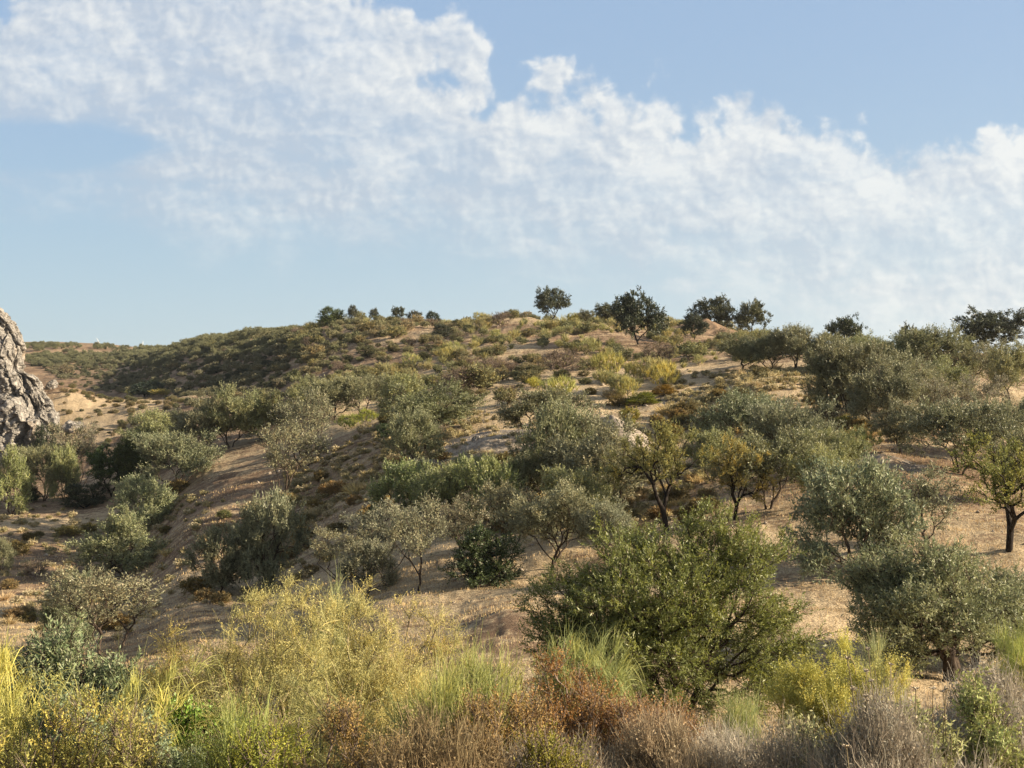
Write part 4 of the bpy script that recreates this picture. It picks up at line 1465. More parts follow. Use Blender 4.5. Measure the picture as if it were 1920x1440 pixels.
def scatter(seed, n, px_rng, d_rng, poly, dens=None, lift=0.8):
    rng = np.random.default_rng(seed)
    u0, u1 = pix_dir(px_rng[0], 720)[0], pix_dir(px_rng[1], 720)[0]
    # uniform over the ground between two distances
    y = np.sqrt(rng.random(n) * (d_rng[1] ** 2 - d_rng[0] ** 2) + d_rng[0] ** 2)
    x = (u0 + (u1 - u0) * rng.random(n)) * y
    z = height(x, y)
    px, py = project(x, y, z)
    k = inpoly(px, py, poly)
    if dens is not None:
        k &= rng.random(n) < dens(x, y)
    x, y, z, px, py = x[k], y[k], z[k], px[k], py[k]
    v = visible(x, y, z, lift)
    return x[v], y[v], z[v], px[v], py[v]


HILL = [(60, 640), (300, 640), (500, 610), (600, 600), (1000, 585), (1300, 600), (1420, 625), (1500, 650), (1370, 700),
        (1290, 705), (1150, 760), (1000, 780), (900, 770), (860, 760), (700, 765), (560, 745), (440, 770), (330, 760),
        (290, 740), (180, 735), (100, 700), (60, 690)]
hx_, hy_, hz_, hpx, hpy = scatter(1, 7600, (60, 1500), (84, 300), HILL,
                                  dens=lambda x, y: np.clip(0.60 + 0.95 * fbm(x / 9, y / 11, octaves=3, seed=61), 0.06, 1) * ~((y < 184) & (x / y < -0.295)))
print('hill scrub', len(hx_))
ZN = [('shade', lambda px, py: (px < 540) & (py > 655), 'olive grey scrub bush on the shaded left face of the hill'),
      ('ridge_left', lambda px, py: (px < 900) & (py < 655), 'small scrub bush along the left part of the ridge'),
      ('ridge_right', lambda px, py: (px >= 900) & (py < 655), 'yellow green scrub bush along the ridge near the oaks'),
      ('mid_left', lambda px, py: (px < 900), 'brownish scrub bush on the left middle of the hill'),
      ('mid_right', lambda px, py: (px >= 900), 'light olive scrub bush on the right middle of the hill')]
_e = scatter(4, 5200, (45, 600), (185, 450), [(45, 668), (330, 668), (600, 625), (560, 690), (430, 730), (300, 742), (180, 735), (100, 705)],
             dens=lambda x, y: np.clip(0.55 + 0.8 * fbm(x / 15, y / 15, octaves=3, seed=62), 0.08, 1) * ~((y < 184) & (x / y < -0.295)))
print('hollow', len(_e[0]))
hx_, hy_, hz_, hpx, hpy = [np.concatenate([a, b]) for a, b in zip((hx_, hy_, hz_, hpx, hpy), _e)]
_F = np.array(FOOT)
_near = (np.hypot(hx_[:, None] - _F[None, :, 0], hy_[:, None] - _F[None, :, 1]) < _F[None, :, 2] * 0.8 + 0.5).any(axis=1)
_S = _F[_F[:, 1] > 120]
_far = ((np.abs(hx_[:, None] - _S[None, :, 0]) < _S[None, :, 2] + 0.3) & (hy_[:, None] < _S[None, :, 1]) & (hy_[:, None] > _S[None, :, 1] - 9)).any(axis=1)
_k = ~(_near | _far)
hx_, hy_, hz_, hpx, hpy = [a[_k] for a in (hx_, hy_, hz_, hpx, hpy)]
sizes = {}
stuff_parts = []
rngS = np.random.default_rng(77)
n_ind = 285


def merged(items, name, mat_by, kind_mesh, label, cat, frac=0.30, grow_=1.75):
    """one mesh out of many small plants that nobody could count"""
    V = []; Q = []; t = []; h = []; n = 0
    cache = {}
    for (kd, var, x, y, z, w, hh, r, tm, hu) in items:
        key = (kd, var)
        if key not in cache:
            me = PROTO[kd][var]['crown']
            v = np.zeros(len(me.vertices) * 3, np.float32); me.vertices.foreach_get('co', v)
            v = v.reshape(-1, 4, 3)
            ti = np.zeros(len(me.vertices), np.float32); me.attributes['tint'].data.foreach_get('value', ti)
            cache[key] = (v, ti.reshape(-1, 4)[:, 0])
        v, ti = cache[key]
        k = rngS.random(len(v)) < frac
        vv = v[k]
        cen = vv.mean(axis=1, keepdims=True)
        vv = cen + (vv - cen) * grow_                # fewer, larger leaf clumps for far away plants
        p = PROTO[kd][var]
        sx, sz = w / p['w'], hh / p['h']
        c, s = math.cos(r), math.sin(r)
        X = (vv[..., 0] * c - vv[..., 1] * s) * sx + x
        Y = (vv[..., 0] * s + vv[..., 1] * c) * sx + y
        Z = vv[..., 2] * sz + z
        V.append(np.stack([X, Y, Z], axis=-1).reshape(-1, 3))
        m = len(vv)
        Q.append(np.arange(m * 4).reshape(-1, 4) + n); n += m * 4
        t.append(np.repeat(ti[k] * tm, 4)); h.append(np.full(m * 4, hu))
    me = raw_mesh(name, np.concatenate(V), np.concatenate(Q), [mat_by], {'tint': np.concatenate(t), 'hue': np.concatenate(h)})
    o = link(name, me)
    return tag(o, label, cat, kind='stuff')


# the individuals: a random thinning weighted to those that show largest
sz_rand = np.exp(rngS.normal(size=len(hx_)) * 0.30)
W_h = 1.12 * sz_rand * (1 + 0.25 * (hy_ > 170)) * np.where((hpx < 540) & (hpy > 655), 0.85, 1.0)
show = W_h / hy_
pick = set(np.argsort(-show)[:n_ind].tolist())
items = []
for i in range(len(hx_)):
    x, y, z, px, py = hx_[i], hy_[i], hz_[i], hpx[i], hpy[i]
    w = W_h[i]
    nse = float(fbm(np.array([x / 16]), np.array([y / 16]), octaves=2, seed=88)[0]) + (0.15 if px > 880 else -0.05)
    dark_side = px < 540 and py > 655  # shade of the left face and hollow is put into darker leaf colours
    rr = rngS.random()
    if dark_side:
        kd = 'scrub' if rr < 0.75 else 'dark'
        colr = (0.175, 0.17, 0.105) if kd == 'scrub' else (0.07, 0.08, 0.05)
    elif nse > 0.12 and rr < 0.7:
        kd = 'broom'; colr = (0.29, 0.29, 0.14)
    elif rr < 0.16:
        kd = 'twiggy'; colr = (0.20, 0.17, 0.11)
    elif rr < 0.24:
        kd = 'dark'; colr = (0.10, 0.10, 0.05)
    else:
        kd = 'scrub'; colr = (0.215, 0.205, 0.115) if rr < 0.7 else (0.165, 0.17, 0.09)
    h = w * rngS.uniform(0.55, 0.85) * (1.15 if kd in ('broom',) else 1.0)
    if i in pick:
        lab = next(l for _, f, l in ZN if f(px, py))
        kindw = {'broom': 'wispy broom', 'twiggy': 'twiggy', 'dark': 'dark leafy', 'scrub': 'small leaved'}[kd]
        lab = lab.replace('scrub bush', kindw + ' bush')
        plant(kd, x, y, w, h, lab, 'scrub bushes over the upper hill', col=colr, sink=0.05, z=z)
    else:
        items.append((kd, rngS.integers(3), x, y, z - 0.05, w, h, rngS.random() * 6.28, 1.0, 0.2, colr))
# stuff grouped by kind of colour so that every mesh has one leaf colour
by = {}
for it in items:
    by.setdefault(it[10], []).append(it[:10])
STUFF_SPLIT = {}
for c_, its in by.items():
    its = [t_ for t_ in its if t_[0] != 'broom'] + []
    if its:
        STUFF_SPLIT[c_] = its
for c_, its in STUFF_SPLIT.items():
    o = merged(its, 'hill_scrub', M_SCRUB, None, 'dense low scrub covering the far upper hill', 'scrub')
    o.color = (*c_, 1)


def merged_strands(items, name, label, cat, col, mat=M_BROOM, per=60, w=0.03):
    V = []; Q = []; t = []; h = []; n = 0
    for (x, y, z, ww, hh) in items:
        a = rngS.random(per) * 6.28
        b = rngS.random(per) ** 0.7
        P = np.stack([np.cos(a) * b * ww * 0.12 + x, np.sin(a) * b * ww * 0.12 + y, np.full(per, z) + rngS.random(per) * hh * 0.35], axis=1)
        D = np.stack([np.cos(a) * b * 0.75, np.sin(a) * b * 0.75, 0.8 + 0 * a], axis=1)
        v, f, ti, hu = strands(rngS, P, unit(D), 1, hh * 0.85, w, 2, 0.25, 0.1, 0.5)
        V.append(v); Q.append(f + n); n += len(v); t.append(ti); h.append(hu)
    me = raw_mesh(name, np.concatenate(V), np.concatenate(Q), [mat], {'tint': np.concatenate(t), 'hue': np.concatenate(h)})
    o = link(name, me)
    o.color = (*col, 1)
    return tag(o, label, cat, kind='stuff')


br = [(it[2], it[3], it[4], it[5], it[6]) for it in items if it[0] == 'broom']
if br:
    merged_strands(br, 'hill_broom', 'wispy broom growing thick over the far upper hill', 'broom', (0.28, 0.28, 0.135), per=90, w=0.055)

# far plateau to the left: rows of little trees, dense enough to read as one wood edge
PLAT = [(40, 640), (330, 640), (560, 615), (560, 660), (330, 690), (60, 700)]
fx, fy, fz, fpx, fpy = scatter(5, 5000, (40, 560), (230, 470), PLAT,
                               dens=lambda x, y: np.clip(0.45 + 0.8 * fbm(x / 22, y / 22, octaves=3, seed=64), 0.05, 1), lift=1.5)
print('plateau', len(fx))
it2 = [('bushy', int(rngS.integers(3)), fx[i], fy[i], fz[i], rngS.uniform(2.0, 3.8), rngS.uniform(1.4, 2.5), rngS.random() * 6.28,
        rngS.uniform(0.8, 1.2), 0.2) for i in range(min(len(fx), 520))]
# thin the leaf count for these
o = merged(it2, 'distant_scrub', M_SCRUB, None, 'far off belt of small trees on the plateau behind the hollow', 'scrub')
o.color = (0.185, 0.19, 0.11, 1)

# cushions and grass clumps over the middle slopes
MID = [(540, 860), (700, 800), (860, 760), (1000, 790), (1180, 800), (1340, 790), (1340, 1000), (1180, 1010), (900, 1000),
       (700, 1010), (560, 1100), (430, 1100), (520, 950)]
TERR = [(1250, 700), (1560, 690), (1700, 760), (1720, 830), (1500, 830), (1380, 830), (1250, 800)]
LOWR = [(0, 960), (330, 920), (500, 940), (520, 1100), (300, 1200), (0, 1200)]
SAD = [(110, 720), (200, 735), (300, 745), (380, 760), (300, 820), (190, 860), (130, 860)]
tufts = []
for sd_, n_, rngpx, rngd, poly, zone in (
        (11, 7500, (520, 1350), (44, 110), MID, 'on the brown slope among the central olives'),
        (12, 4200, (1240, 1730), (58, 100), TERR, 'on the bare terrace at right'),
        (13, 1500, (0, 530), (45, 110), LOWR, 'on the lower left slope'),
        (14, 1900, (100, 400), (140, 178), SAD, 'on the pale saddle slope beside the cliff')):
    a, b, c_, d_, e_ = scatter(sd_, n_, rngpx, rngd, poly,
                               dens=lambda x, y: np.clip(0.40 + 0.62 * fbm(x / 5, y / 5, octaves=3, seed=90), 0.10, 1), lift=0.4)
    for i in range(len(a)):
        w = 0.46 * math.exp(rngS.normal() * 0.35) * (1.25 if zone.endswith('cliff') else 1.0)
        tufts.append((w / b[i], a[i], b[i], c_[i], w, zone))
sad = [t_ for t_ in tufts if t_[5].endswith('cliff')]
tufts = [t_ for t_ in tufts if not t_[5].endswith('cliff')]
for k, (s_, x, y, z, w, zone) in enumerate(sad[:140]):
    w = rngS.uniform(0.5, 1.05)
    kd = 'scrub' if rngS.random() < 0.3 else 'ball'
    plant(kd, x, y, w, w * rngS.uniform(0.5, 0.8), 'small grey olive bush dotted ' + ('higher' if z > 2 else 'lower') + ' on the pale slope beside the cliff',
          'small bushes on the pale slope by the cliff', col=(0.19, 0.175, 0.10) if rngS.random() < 0.6 else (0.12, 0.13, 0.075), sink=0.05, z=z)
tufts.sort(reverse=True)
print('tufts', len(tufts))
rest = []
nb = 0
for k, (s_, x, y, z, w, zone) in enumerate(tufts):
    r = rngS.random()
    if k < 270:
        if r < 0.45:
            plant('ball', x, y, w * 1.25, w * 0.75, 'low olive brown cushion bush ' + zone, 'cushion bushes on the middle slopes',
                  col=(0.21, 0.17, 0.08) if r < 0.3 else (0.14, 0.13, 0.06), sink=0.03, z=z)
        else:
            plant('tuft', x, y, w * 1.3, w * 0.55, 'dry straw coloured grass clump ' + zone, 'dry grass clumps on the middle slopes', sink=0.02, z=z)
    else:
        rest.append((x, y, z - 0.03, w * 1.5, w * 0.6))
for sel, nm, colr in ((0, 'low_cushions', (0.26, 0.24, 0.135)), (1, 'pale_cushions', (0.42, 0.37, 0.24))):
    its = [('ball', int(rngS.integers(3)), r_[0], r_[1], r_[2], r_[3] * rngS.uniform(0.4, 0.85), r_[4] * rngS.uniform(0.6, 1.2),
            rngS.random() * 6.28, rngS.uniform(0.8, 1.2), rngS.random() * 0.6) for r_ in rest[sel::2]]
    rngS.shuffle(its)
    its = [(q[0], int(q[1]), *[float(w_) for w_ in q[2:]]) for q in its[:3200]]
    o = merged(its, nm, M_SCRUB if sel == 0 else M_STRAW, None, 'countless small dry cushions dotted over the middle slopes', 'ground cover', 0.07, 2.6)
    o.color = (*colr, 1)
print('rest', len(rest))
merged_strands(rest, 'dry_tufts', 'countless small dry tufts over the middle slopes', 'grass', (0.36, 0.31, 0.17), M_STRAW, per=50, w=0.045)
exec_marker = 2


# short straw over the nearer bare ground
def dry_grass():
    rng = np.random.default_rng(500)
    n = 260000
    u0, u1 = -0.50, 0.50
    ld = rng.random(n)
    y = np.exp(math.log(14) + (math.log(85) - math.log(14)) * ld)
    x = (u0 + (u1 - u0) * rng.random(n)) * y
    keep = rng.random(n) < np.clip(0.45 + 1.3 * fbm(x / 2.2, y / 1.1, octaves=3, seed=95), 0.05, 1)
    x, y = x[keep], y[keep]
    z = height(x, y)
    n = len(x)
    s = np.clip(y / 40, 0.5, 1.8)
    a = rng.random(n) * 6.28
    tilt = rng.random(n) * 0.9
    hgt = (0.05 + 0.09 * rng.random(n)) * s ** 0.5
    base = np.stack([x, y, z - 0.01], axis=1)
    side = np.stack([np.cos(a), np.sin(a), np.zeros(n)], axis=1) * (0.013 * s)[:, None]
    top = base + np.stack([np.cos(a + 1.3) * tilt * hgt, np.sin(a + 1.3) * tilt * hgt, hgt], axis=1)
    V = np.stack([base - side, base + side, top], axis=1).reshape(-1, 3)
    Q = np.arange(n * 3).reshape(-1, 3)
    me = raw_mesh('dry_grass', V, Q, [M_STRAW], {'tint': np.repeat(0.7 + 0.6 * rng.random(n), 3), 'hue': np.repeat(rng.random(n), 3)})
    o = link('dry_grass', me)
    o.color = (0.44, 0.35, 0.215, 1)
    tag(o, 'short straw and dead grass over the bare slopes', 'grass', kind='stuff')


dry_grass()


def stones():
    rng = np.random.default_rng(808)
    n = 5000
    y = np.exp(rng.uniform(math.log(18), math.log(175), n))
    x = rng.uniform(-0.5, 0.5, n) * y
    k = rng.random(n) < np.clip(0.3 + 1.3 * fbm(x / 6, y / 6, octaves=3, seed=97), 0.03, 1)
    x, y = x[k], y[k]; n = len(x)
    z = height(x, y)
    r = np.clip(0.03 + 0.05 * rng.random(n) ** 3 * 2.2, 0.03, 0.2) * np.clip(y / 45, 0.6, 2.0)
    base = np.array([[1, 0, 0], [0.3, 0.9, 0.1], [-0.8, 0.5, 0], [-0.6, -0.7, 0.1], [0.5, -0.8, 0], [0.1, 0.1, 0.75], [0, 0, -0.5]])
    f = np.array([[0, 1, 5], [1, 2, 5], [2, 3, 5], [3, 4, 5], [4, 0, 5], [1, 0, 6], [2, 1, 6], [3, 2, 6], [4, 3, 6], [0, 4, 6]])
    a = rng.random(n) * 6.28
    v = base[None] * (0.75 + 0.5 * rng.random((n, 7, 1)))
    X = (v[..., 0] * np.cos(a)[:, None] - v[..., 1] * np.sin(a)[:, None]) * r[:, None] + x[:, None]
    Y = (v[..., 0] * np.sin(a)[:, None] + v[..., 1] * np.cos(a)[:, None]) * r[:, None] + y[:, None]
    Z = v[..., 2] * r[:, None] + z[:, None]
    V = np.stack([X, Y, Z], axis=-1).reshape(-1, 3)
    Q = (f[None] + (np.arange(n) * 7)[:, None, None]).reshape(-1, 3)
    tag(link('loose_stones', raw_mesh('loose_stones', V, Q, [M_RUBBLE])), 'small loose stones strewn over the slopes', 'stones', kind='stuff')


stones()

# ------------------------------------------------------------------ the near trees, built to their own outline
def lobes_px(base_px, d, base_z, lst, seed):
    """crown lobes given as they appear (px, py, radius px), spread in depth"""
    rng = random.Random(seed)
    s = d / F
    bx = pix_dir(base_px, 720)[0] * d
    out = []
    for (px, py, r, dy) in lst:
        u, t = pix_dir(px, py)
        y = d + dy
        out.append((u * y - bx, dy, t * y - base_z, r * s * 0.86, r * s * 0.95, r * s * 0.80))
    return out


def near_tree(name, base_px, d, lst, label, seed, stems, col, kind_mat=M_HERO, **kw):
    u = pix_dir(base_px, 720)[0]
    x, y = u * d, d
    z = hz(x, y)
    lob = lobes_px(base_px, d, z, [(a, b + (14 if seed == 901 else 0), c_ * (1.08 if seed == 901 else 1), e) for a, b, c_, e in lst], seed)
    H = max(l[2] + l[5] for l in lob)
    W = max(l[0] + l[3] for l in lob) - min(l[0] - l[3] for l in lob)
    p = make_olive(seed, W=W, H=H, lobes=lob, stems=stems, mat=kind_mat, low=0.12, **kw)
    o = bpy.data.objects.new('olive_tree', None)
    COL.objects.link(o)
    o.location = (x, y, z)
    link('trunk', p['trunk'], o)
    cr = link('crown', p['crown'], o)
    cr.color = (*col, 1)
    return tag(o, label, 'olive tree', GO)


HERO = [(1075, 1115, 75, 0.2), (1160, 1065, 72, -0.3), (1200, 1050, 60, 0.4), (1310, 1010, 58, 0.1), (1370, 1030, 62, 0.3), (1410, 1040, 40, -0.2),
        (1260, 1120, 100, -0.6), (1350, 1110, 80, -0.3), (1430, 1170, 72, 0.0), (1455, 1210, 42, 0.3), (1070, 1190, 62, 0.2), (1140, 1170, 90, 0.7),
        (1200, 1220, 85, -1.0), (1330, 1215, 90, 0.6), (1400, 1255, 55, -0.4), (1110, 1240, 62, -0.3), (1180, 1315, 46, -0.5), (1340, 1315, 48, -0.5), (1110, 1285, 48, 0.2), (1405, 1300, 38, 0.2), (1260, 1180, 85, 1.1),
        (1180, 1120, 80, -0.9), (1040, 1150, 40, 0.1), (1290, 1290, 45, -0.6), (1180, 1290, 42, 0.2)]
near_tree('olive_tree', 1265, 20.0, HERO, 'large dark green olive with several black stems filling the right foreground', 901,
          [[(-0.05, 0, -.3), (-.12, 0, .3), (-.3, 0.1, .8), (-.75, 0.2, 1.25)],
           [(0.12, 0.1, -.3), (.18, 0.05, .3), (.38, -0.1, .8), (.55, -0.2, 1.4), (.5, -0.2, 2.0)],
           [(-.22, 0.1, -.3), (-.3, .15, .4), (-.55, .3, .9), (-1.1, .3, 1.3)],
           [(0.0, -0.1, -.3), (.0, -.1, .5), (-.1, -.3, 1.1), (-.2, -.5, 1.7)]],
          (0.150, 0.180, 0.055), n_t=1700, per=6, leaves=16, ll=0.070, lw=0.018, L=0.27, tip=0.0048, spread=0.62, up=0.42, shell=0.5)
RIGHT = [(1650, 1090, 62, 0.2), (1720, 1070, 62, 0.0), (1790, 1085, 66, 0.4), (1850, 1110, 62, 0.1), (1640, 1150, 55, -0.4), (1720, 1150, 75, -0.7),
         (1810, 1160, 70, -0.6), (1880, 1165, 52, 0.2), (1640, 1190, 36, 0.1), (1700, 1205, 55, 0.5), (1690, 1120, 60, 0.9), (1770, 1130, 60, 1.2),
         (1690, 1225, 36, -0.3), (1850, 1195, 40, 0.1), (1745, 1050, 40, -0.2)]
near_tree('olive_tree', 1776, 26.0, RIGHT, 'grey green olive with thick pale brown trunk at the right foreground', 902,
          [[(0, 0, -.3), (0.0, 0, .35), (-.07, 0, .7), (-.35, 0.1, 1.1)], [(0.02, 0.02, .5), (.15, 0.1, .9), (.2, -0.1, 1.3)]],
          (0.20, 0.235, 0.125), kind_mat=M_OLIVE, rscale=1.7, n_t=1100, per=6, leaves=12, ll=0.085, lw=0.026, L=0.30, tip=0.0058, spread=0.6, up=0.45, shell=0.5)
# slim second tree beside it
near_tree('olive_tree', 1828, 27.5, [(1870, 1150, 50, 0.2), (1905, 1130, 55, -0.1), (1925, 1180, 50, 0.2), (1880, 1200, 40, -0.2)],
          'slim forked olive leaning right beside the thick trunked olive', 903,
          [[(-.12, 0, -.2), (-.1, 0, .4), (.1, 0, .9), (.3, 0.1, 1.4)], [(-.15, .1, .1), (-.2, .1, .6), (-.05, .2, 1.1)]],
          (0.19, 0.215, 0.12), kind_mat=M_OLIVE, rscale=1.4, n_t=380, per=5, leaves=11, ll=0.09, lw=0.027, L=0.30, tip=0.006, spread=0.6, up=0.4)
# near olive bush low at the left
near_tree('olive_tree', 150, 13.0, [(120, 1255, 55, 0.2), (190, 1290, 60, 0.0), (70, 1300, 60, 0.1), (240, 1350, 60, 0.2), (150, 1350, 80, -0.4),
                                    (50, 1370, 60, 0.3), (280, 1290, 38, 0.2), (20, 1260, 45, 0.4), (330, 1380, 45, 0.2)],
          'silvery leaved olive bush low in the left foreground', 904,
          [[(0, 0, -.2), (0, 0, .25), (-.2, 0, .5)], [(.1, 0, -.2), (.2, 0.1, .3), (.4, 0.1, .6)]],
          (0.17, 0.23, 0.12), kind_mat=M_OLIVE, n_t=700, per=5, leaves=13, ll=0.06, lw=0.017, L=0.22, tip=0.0035, spread=0.6, up=0.5, shell=0.6)


# ------------------------------------------------------------------ near shrubs
def near_xy(px, d):
    u = pix_dir(px, 720)[0]
    return u * d, d


def near_shrub(style, px, d, top, wpx, label, seed, col, col_wood=None, dens=1.0, name=None, cat=None, group='shrubs on the near bank',
               depth=1.0, lean=0.0, hfrac=1.0):
    rng = np.random.default_rng(seed)
    x, y = near_xy(px, d)
    z = hz(x, y)
    H = (pix_dir(px, top - (0 if style.startswith('broom') else 14))[1] * d - z)
    H = max(H, 0.35)
    W = wpx / F * d * (1.15 if style.startswith('broom') else 1.3)
    R = W / 2
    lobes = []
    nl = int(6 + W * 2)
    for i in range(nl):
        a = rng.random() * 6.28; r = R * 0.80 * math.sqrt(rng.random())
        s = R * rng.uniform(0.26, 0.46)
        zt = H * (1 - 0.38 * (r / R) ** 2) * rng.uniform(0.76, 1.06)
        sz = min(s * 1.1, H * 0.3)
        lobes.append((r * math.cos(a) + lean * zt, r * math.sin(a) * depth, zt - sz * 0.6, s, s * depth, sz))
    lobes.append((0, 0, H * 0.4, R * 0.8, R * 0.8 * depth, H * 0.42))
    nstem = int(4 + W * 2.5)
    stems = []
    for i in range(nstem):
        a = rng.random() * 6.28; r = R * 0.22 * rng.random()
        b = np.array([r * math.cos(a), r * math.sin(a) * depth, 0])
        stems.append([b + [0, 0, -0.2], b * 1.4 + [0, 0, H * 0.12], b * 2.1 + [lean * H * 0.3, 0, H * 0.26]])
    parts = []; extra = None
    if style in ('broom', 'broom_green', 'broom_yellow', 'broom_droop'):
        nt = int(150 * W * dens + 60)
        Cn = in_lobes(rng, lobes, max(20, nt // 6), 0.6)
        T = np.repeat(Cn, 6, axis=0) + rng.normal(size=(len(Cn) * 6, 3)) * np.array([0.09, 0.09, 0.11])
        T = T[T[:, 2] > 0.12 * H]
        NP, par, ends = grow(rng, T, stems, wiggle=0.16, bf=0.6, step=0.22)
        P = NP[ends]; D = unit(unit(P - NP[par[ends]]) + out_dirs(P, (lean * H * 0.4, 0, -H * 0.6)) * 1.0)
        mid = rng.choice(len(NP), size=min(len(NP), nt), replace=False)
        Pm = NP[mid]; Dm = out_dirs(Pm, (0, 0, -H))
        if style == 'broom':
            parts = [strands(rng, P, D, 13, 0.21, 0.0050, 4, 0.55, 0.3, 1.7, 0.30),
                     sprays(rng, P, D, 8, 0.16, 10, 0.022, 0.008, 0.75, 0.15, lean=0.25),
                     strands(rng, Pm, Dm, 4, 0.28, 0.0042, 3, 0.5, 0.4, 0.9, 0.2)]
        elif style == 'broom_green':
            parts = [strands(rng, P, D, 20, 0.34, 0.005, 4, 0.40, 0.7, 0.9, 0.13),
                     strands(rng, Pm, Dm, 8, 0.42, 0.0045, 3, 0.26, 0.9, 0.4, 0.06)]
        elif style == 'broom_droop':
            parts = [strands(rng, P, D, 22, 0.42, 0.0055, 5, 0.22, 0.35, 1.8, 0.05),
                     strands(rng, Pm, Dm, 8, 0.4, 0.0045, 3, 0.25, 0.6, 0.9, 0.06)]
        else:
            parts = [strands(rng, P, D, 14, 0.24, 0.0052, 3, 0.35, 0.7, 0.8, 0.15),
                     sprays(rng, P, D, 12, 0.20, 12, 0.030, 0.011, 0.5, 0.4, lean=0.3)]
        R_ = radii(par, ends, 0.0022)
        wood = wood_mesh('stems', NP, par, R_ * 1.6, M_PALEWOOD)
        mat = M_BROOM
    elif style in ('leafy', 'orange', 'green', 'yellow'):
        nt = int(260 * W * dens + 80)
        T = in_lobes(rng, lobes, nt, 0.45); T = T[T[:, 2] > 0.05 * H]
        NP, par, ends = grow(rng, T, stems, wiggle=0.14, bf=0.5, step=0.18)
        P = NP[ends]; D = unit(out_dirs(P, (0, 0, 0)) + unit(P - NP[par[ends]]) * 0.5)
        lsz = {'leafy': (0.036, 0.012), 'orange': (0.020, 0.010), 'green': (0.034, 0.02), 'yellow': (0.023, 0.008)}[style]
        parts = [sprays(rng, P, D, 7, 0.13, 12, lsz[0], lsz[1], 0.65, 0.6, lean=0.45)]
        n = len(P) * 4
        p = np.repeat(P, 4, axis=0); dd = unit(np.repeat(D, 4, axis=0) + rng.normal(size=(n, 3)) * 0.6 + [0, 0, .4])
        extra = (p, p + dd * 0.14, np.full(n, 0.0028), np.full(n, 0.0014), 3)
        wood = wood_mesh('stems', NP, par, radii(par, ends, 0.003), M_TWIG, extra=extra)
        mat = {'leafy': M_GREYLEAF, 'orange': M_DRYLEAF, 'green': M_DARK, 'yellow': M_SCRUB}[style]
    else:      # grey: thicket of dry upright twigs with small felted leaves
        nt = int(330 * W * dens + 90)
        T = in_lobes(rng, lobes, nt, 0.6); T = T[T[:, 2] > 0.05 * H]
        NP, par, ends = grow(rng, T, stems, wiggle=0.15, bf=0.5, step=0.18)
        P = NP[ends]; D = unit(out_dirs(P, (0, 0, -H * 0.4)))
        parts = [strands(rng, P, D, 16, 0.20, 0.0045, 3, 0.45, 0.8, 0.1, 0.25),
                 sprays(rng, P, D, 6, 0.15, 7, 0.026, 0.010, 0.6, 0.6, lean=0.5)]
        wood = wood_mesh('stems', NP, par, radii(par, ends, 0.003), M_TWIG)
        mat = M_GREYLEAF
    crown = join_leaf('crown', parts, mat)
    nm = name or ('broom_bush' if style.startswith('broom') else {'leafy': 'leafy_shrub', 'orange': 'withered_shrub', 'green': 'green_shrub',
                                                                 'yellow': 'yellow_shrub'}.get(style, 'dry_shrub'))
    o = bpy.data.objects.new(nm, None)
    COL.objects.link(o)
    o.location = (x, y, z)
    link('stems', wood, o)
    cr = link('crown', crown, o)
    cr.color = (*col, 1)
    return tag(o, label, cat or ('broom bush' if style.startswith('broom') else 'shrub'), group)


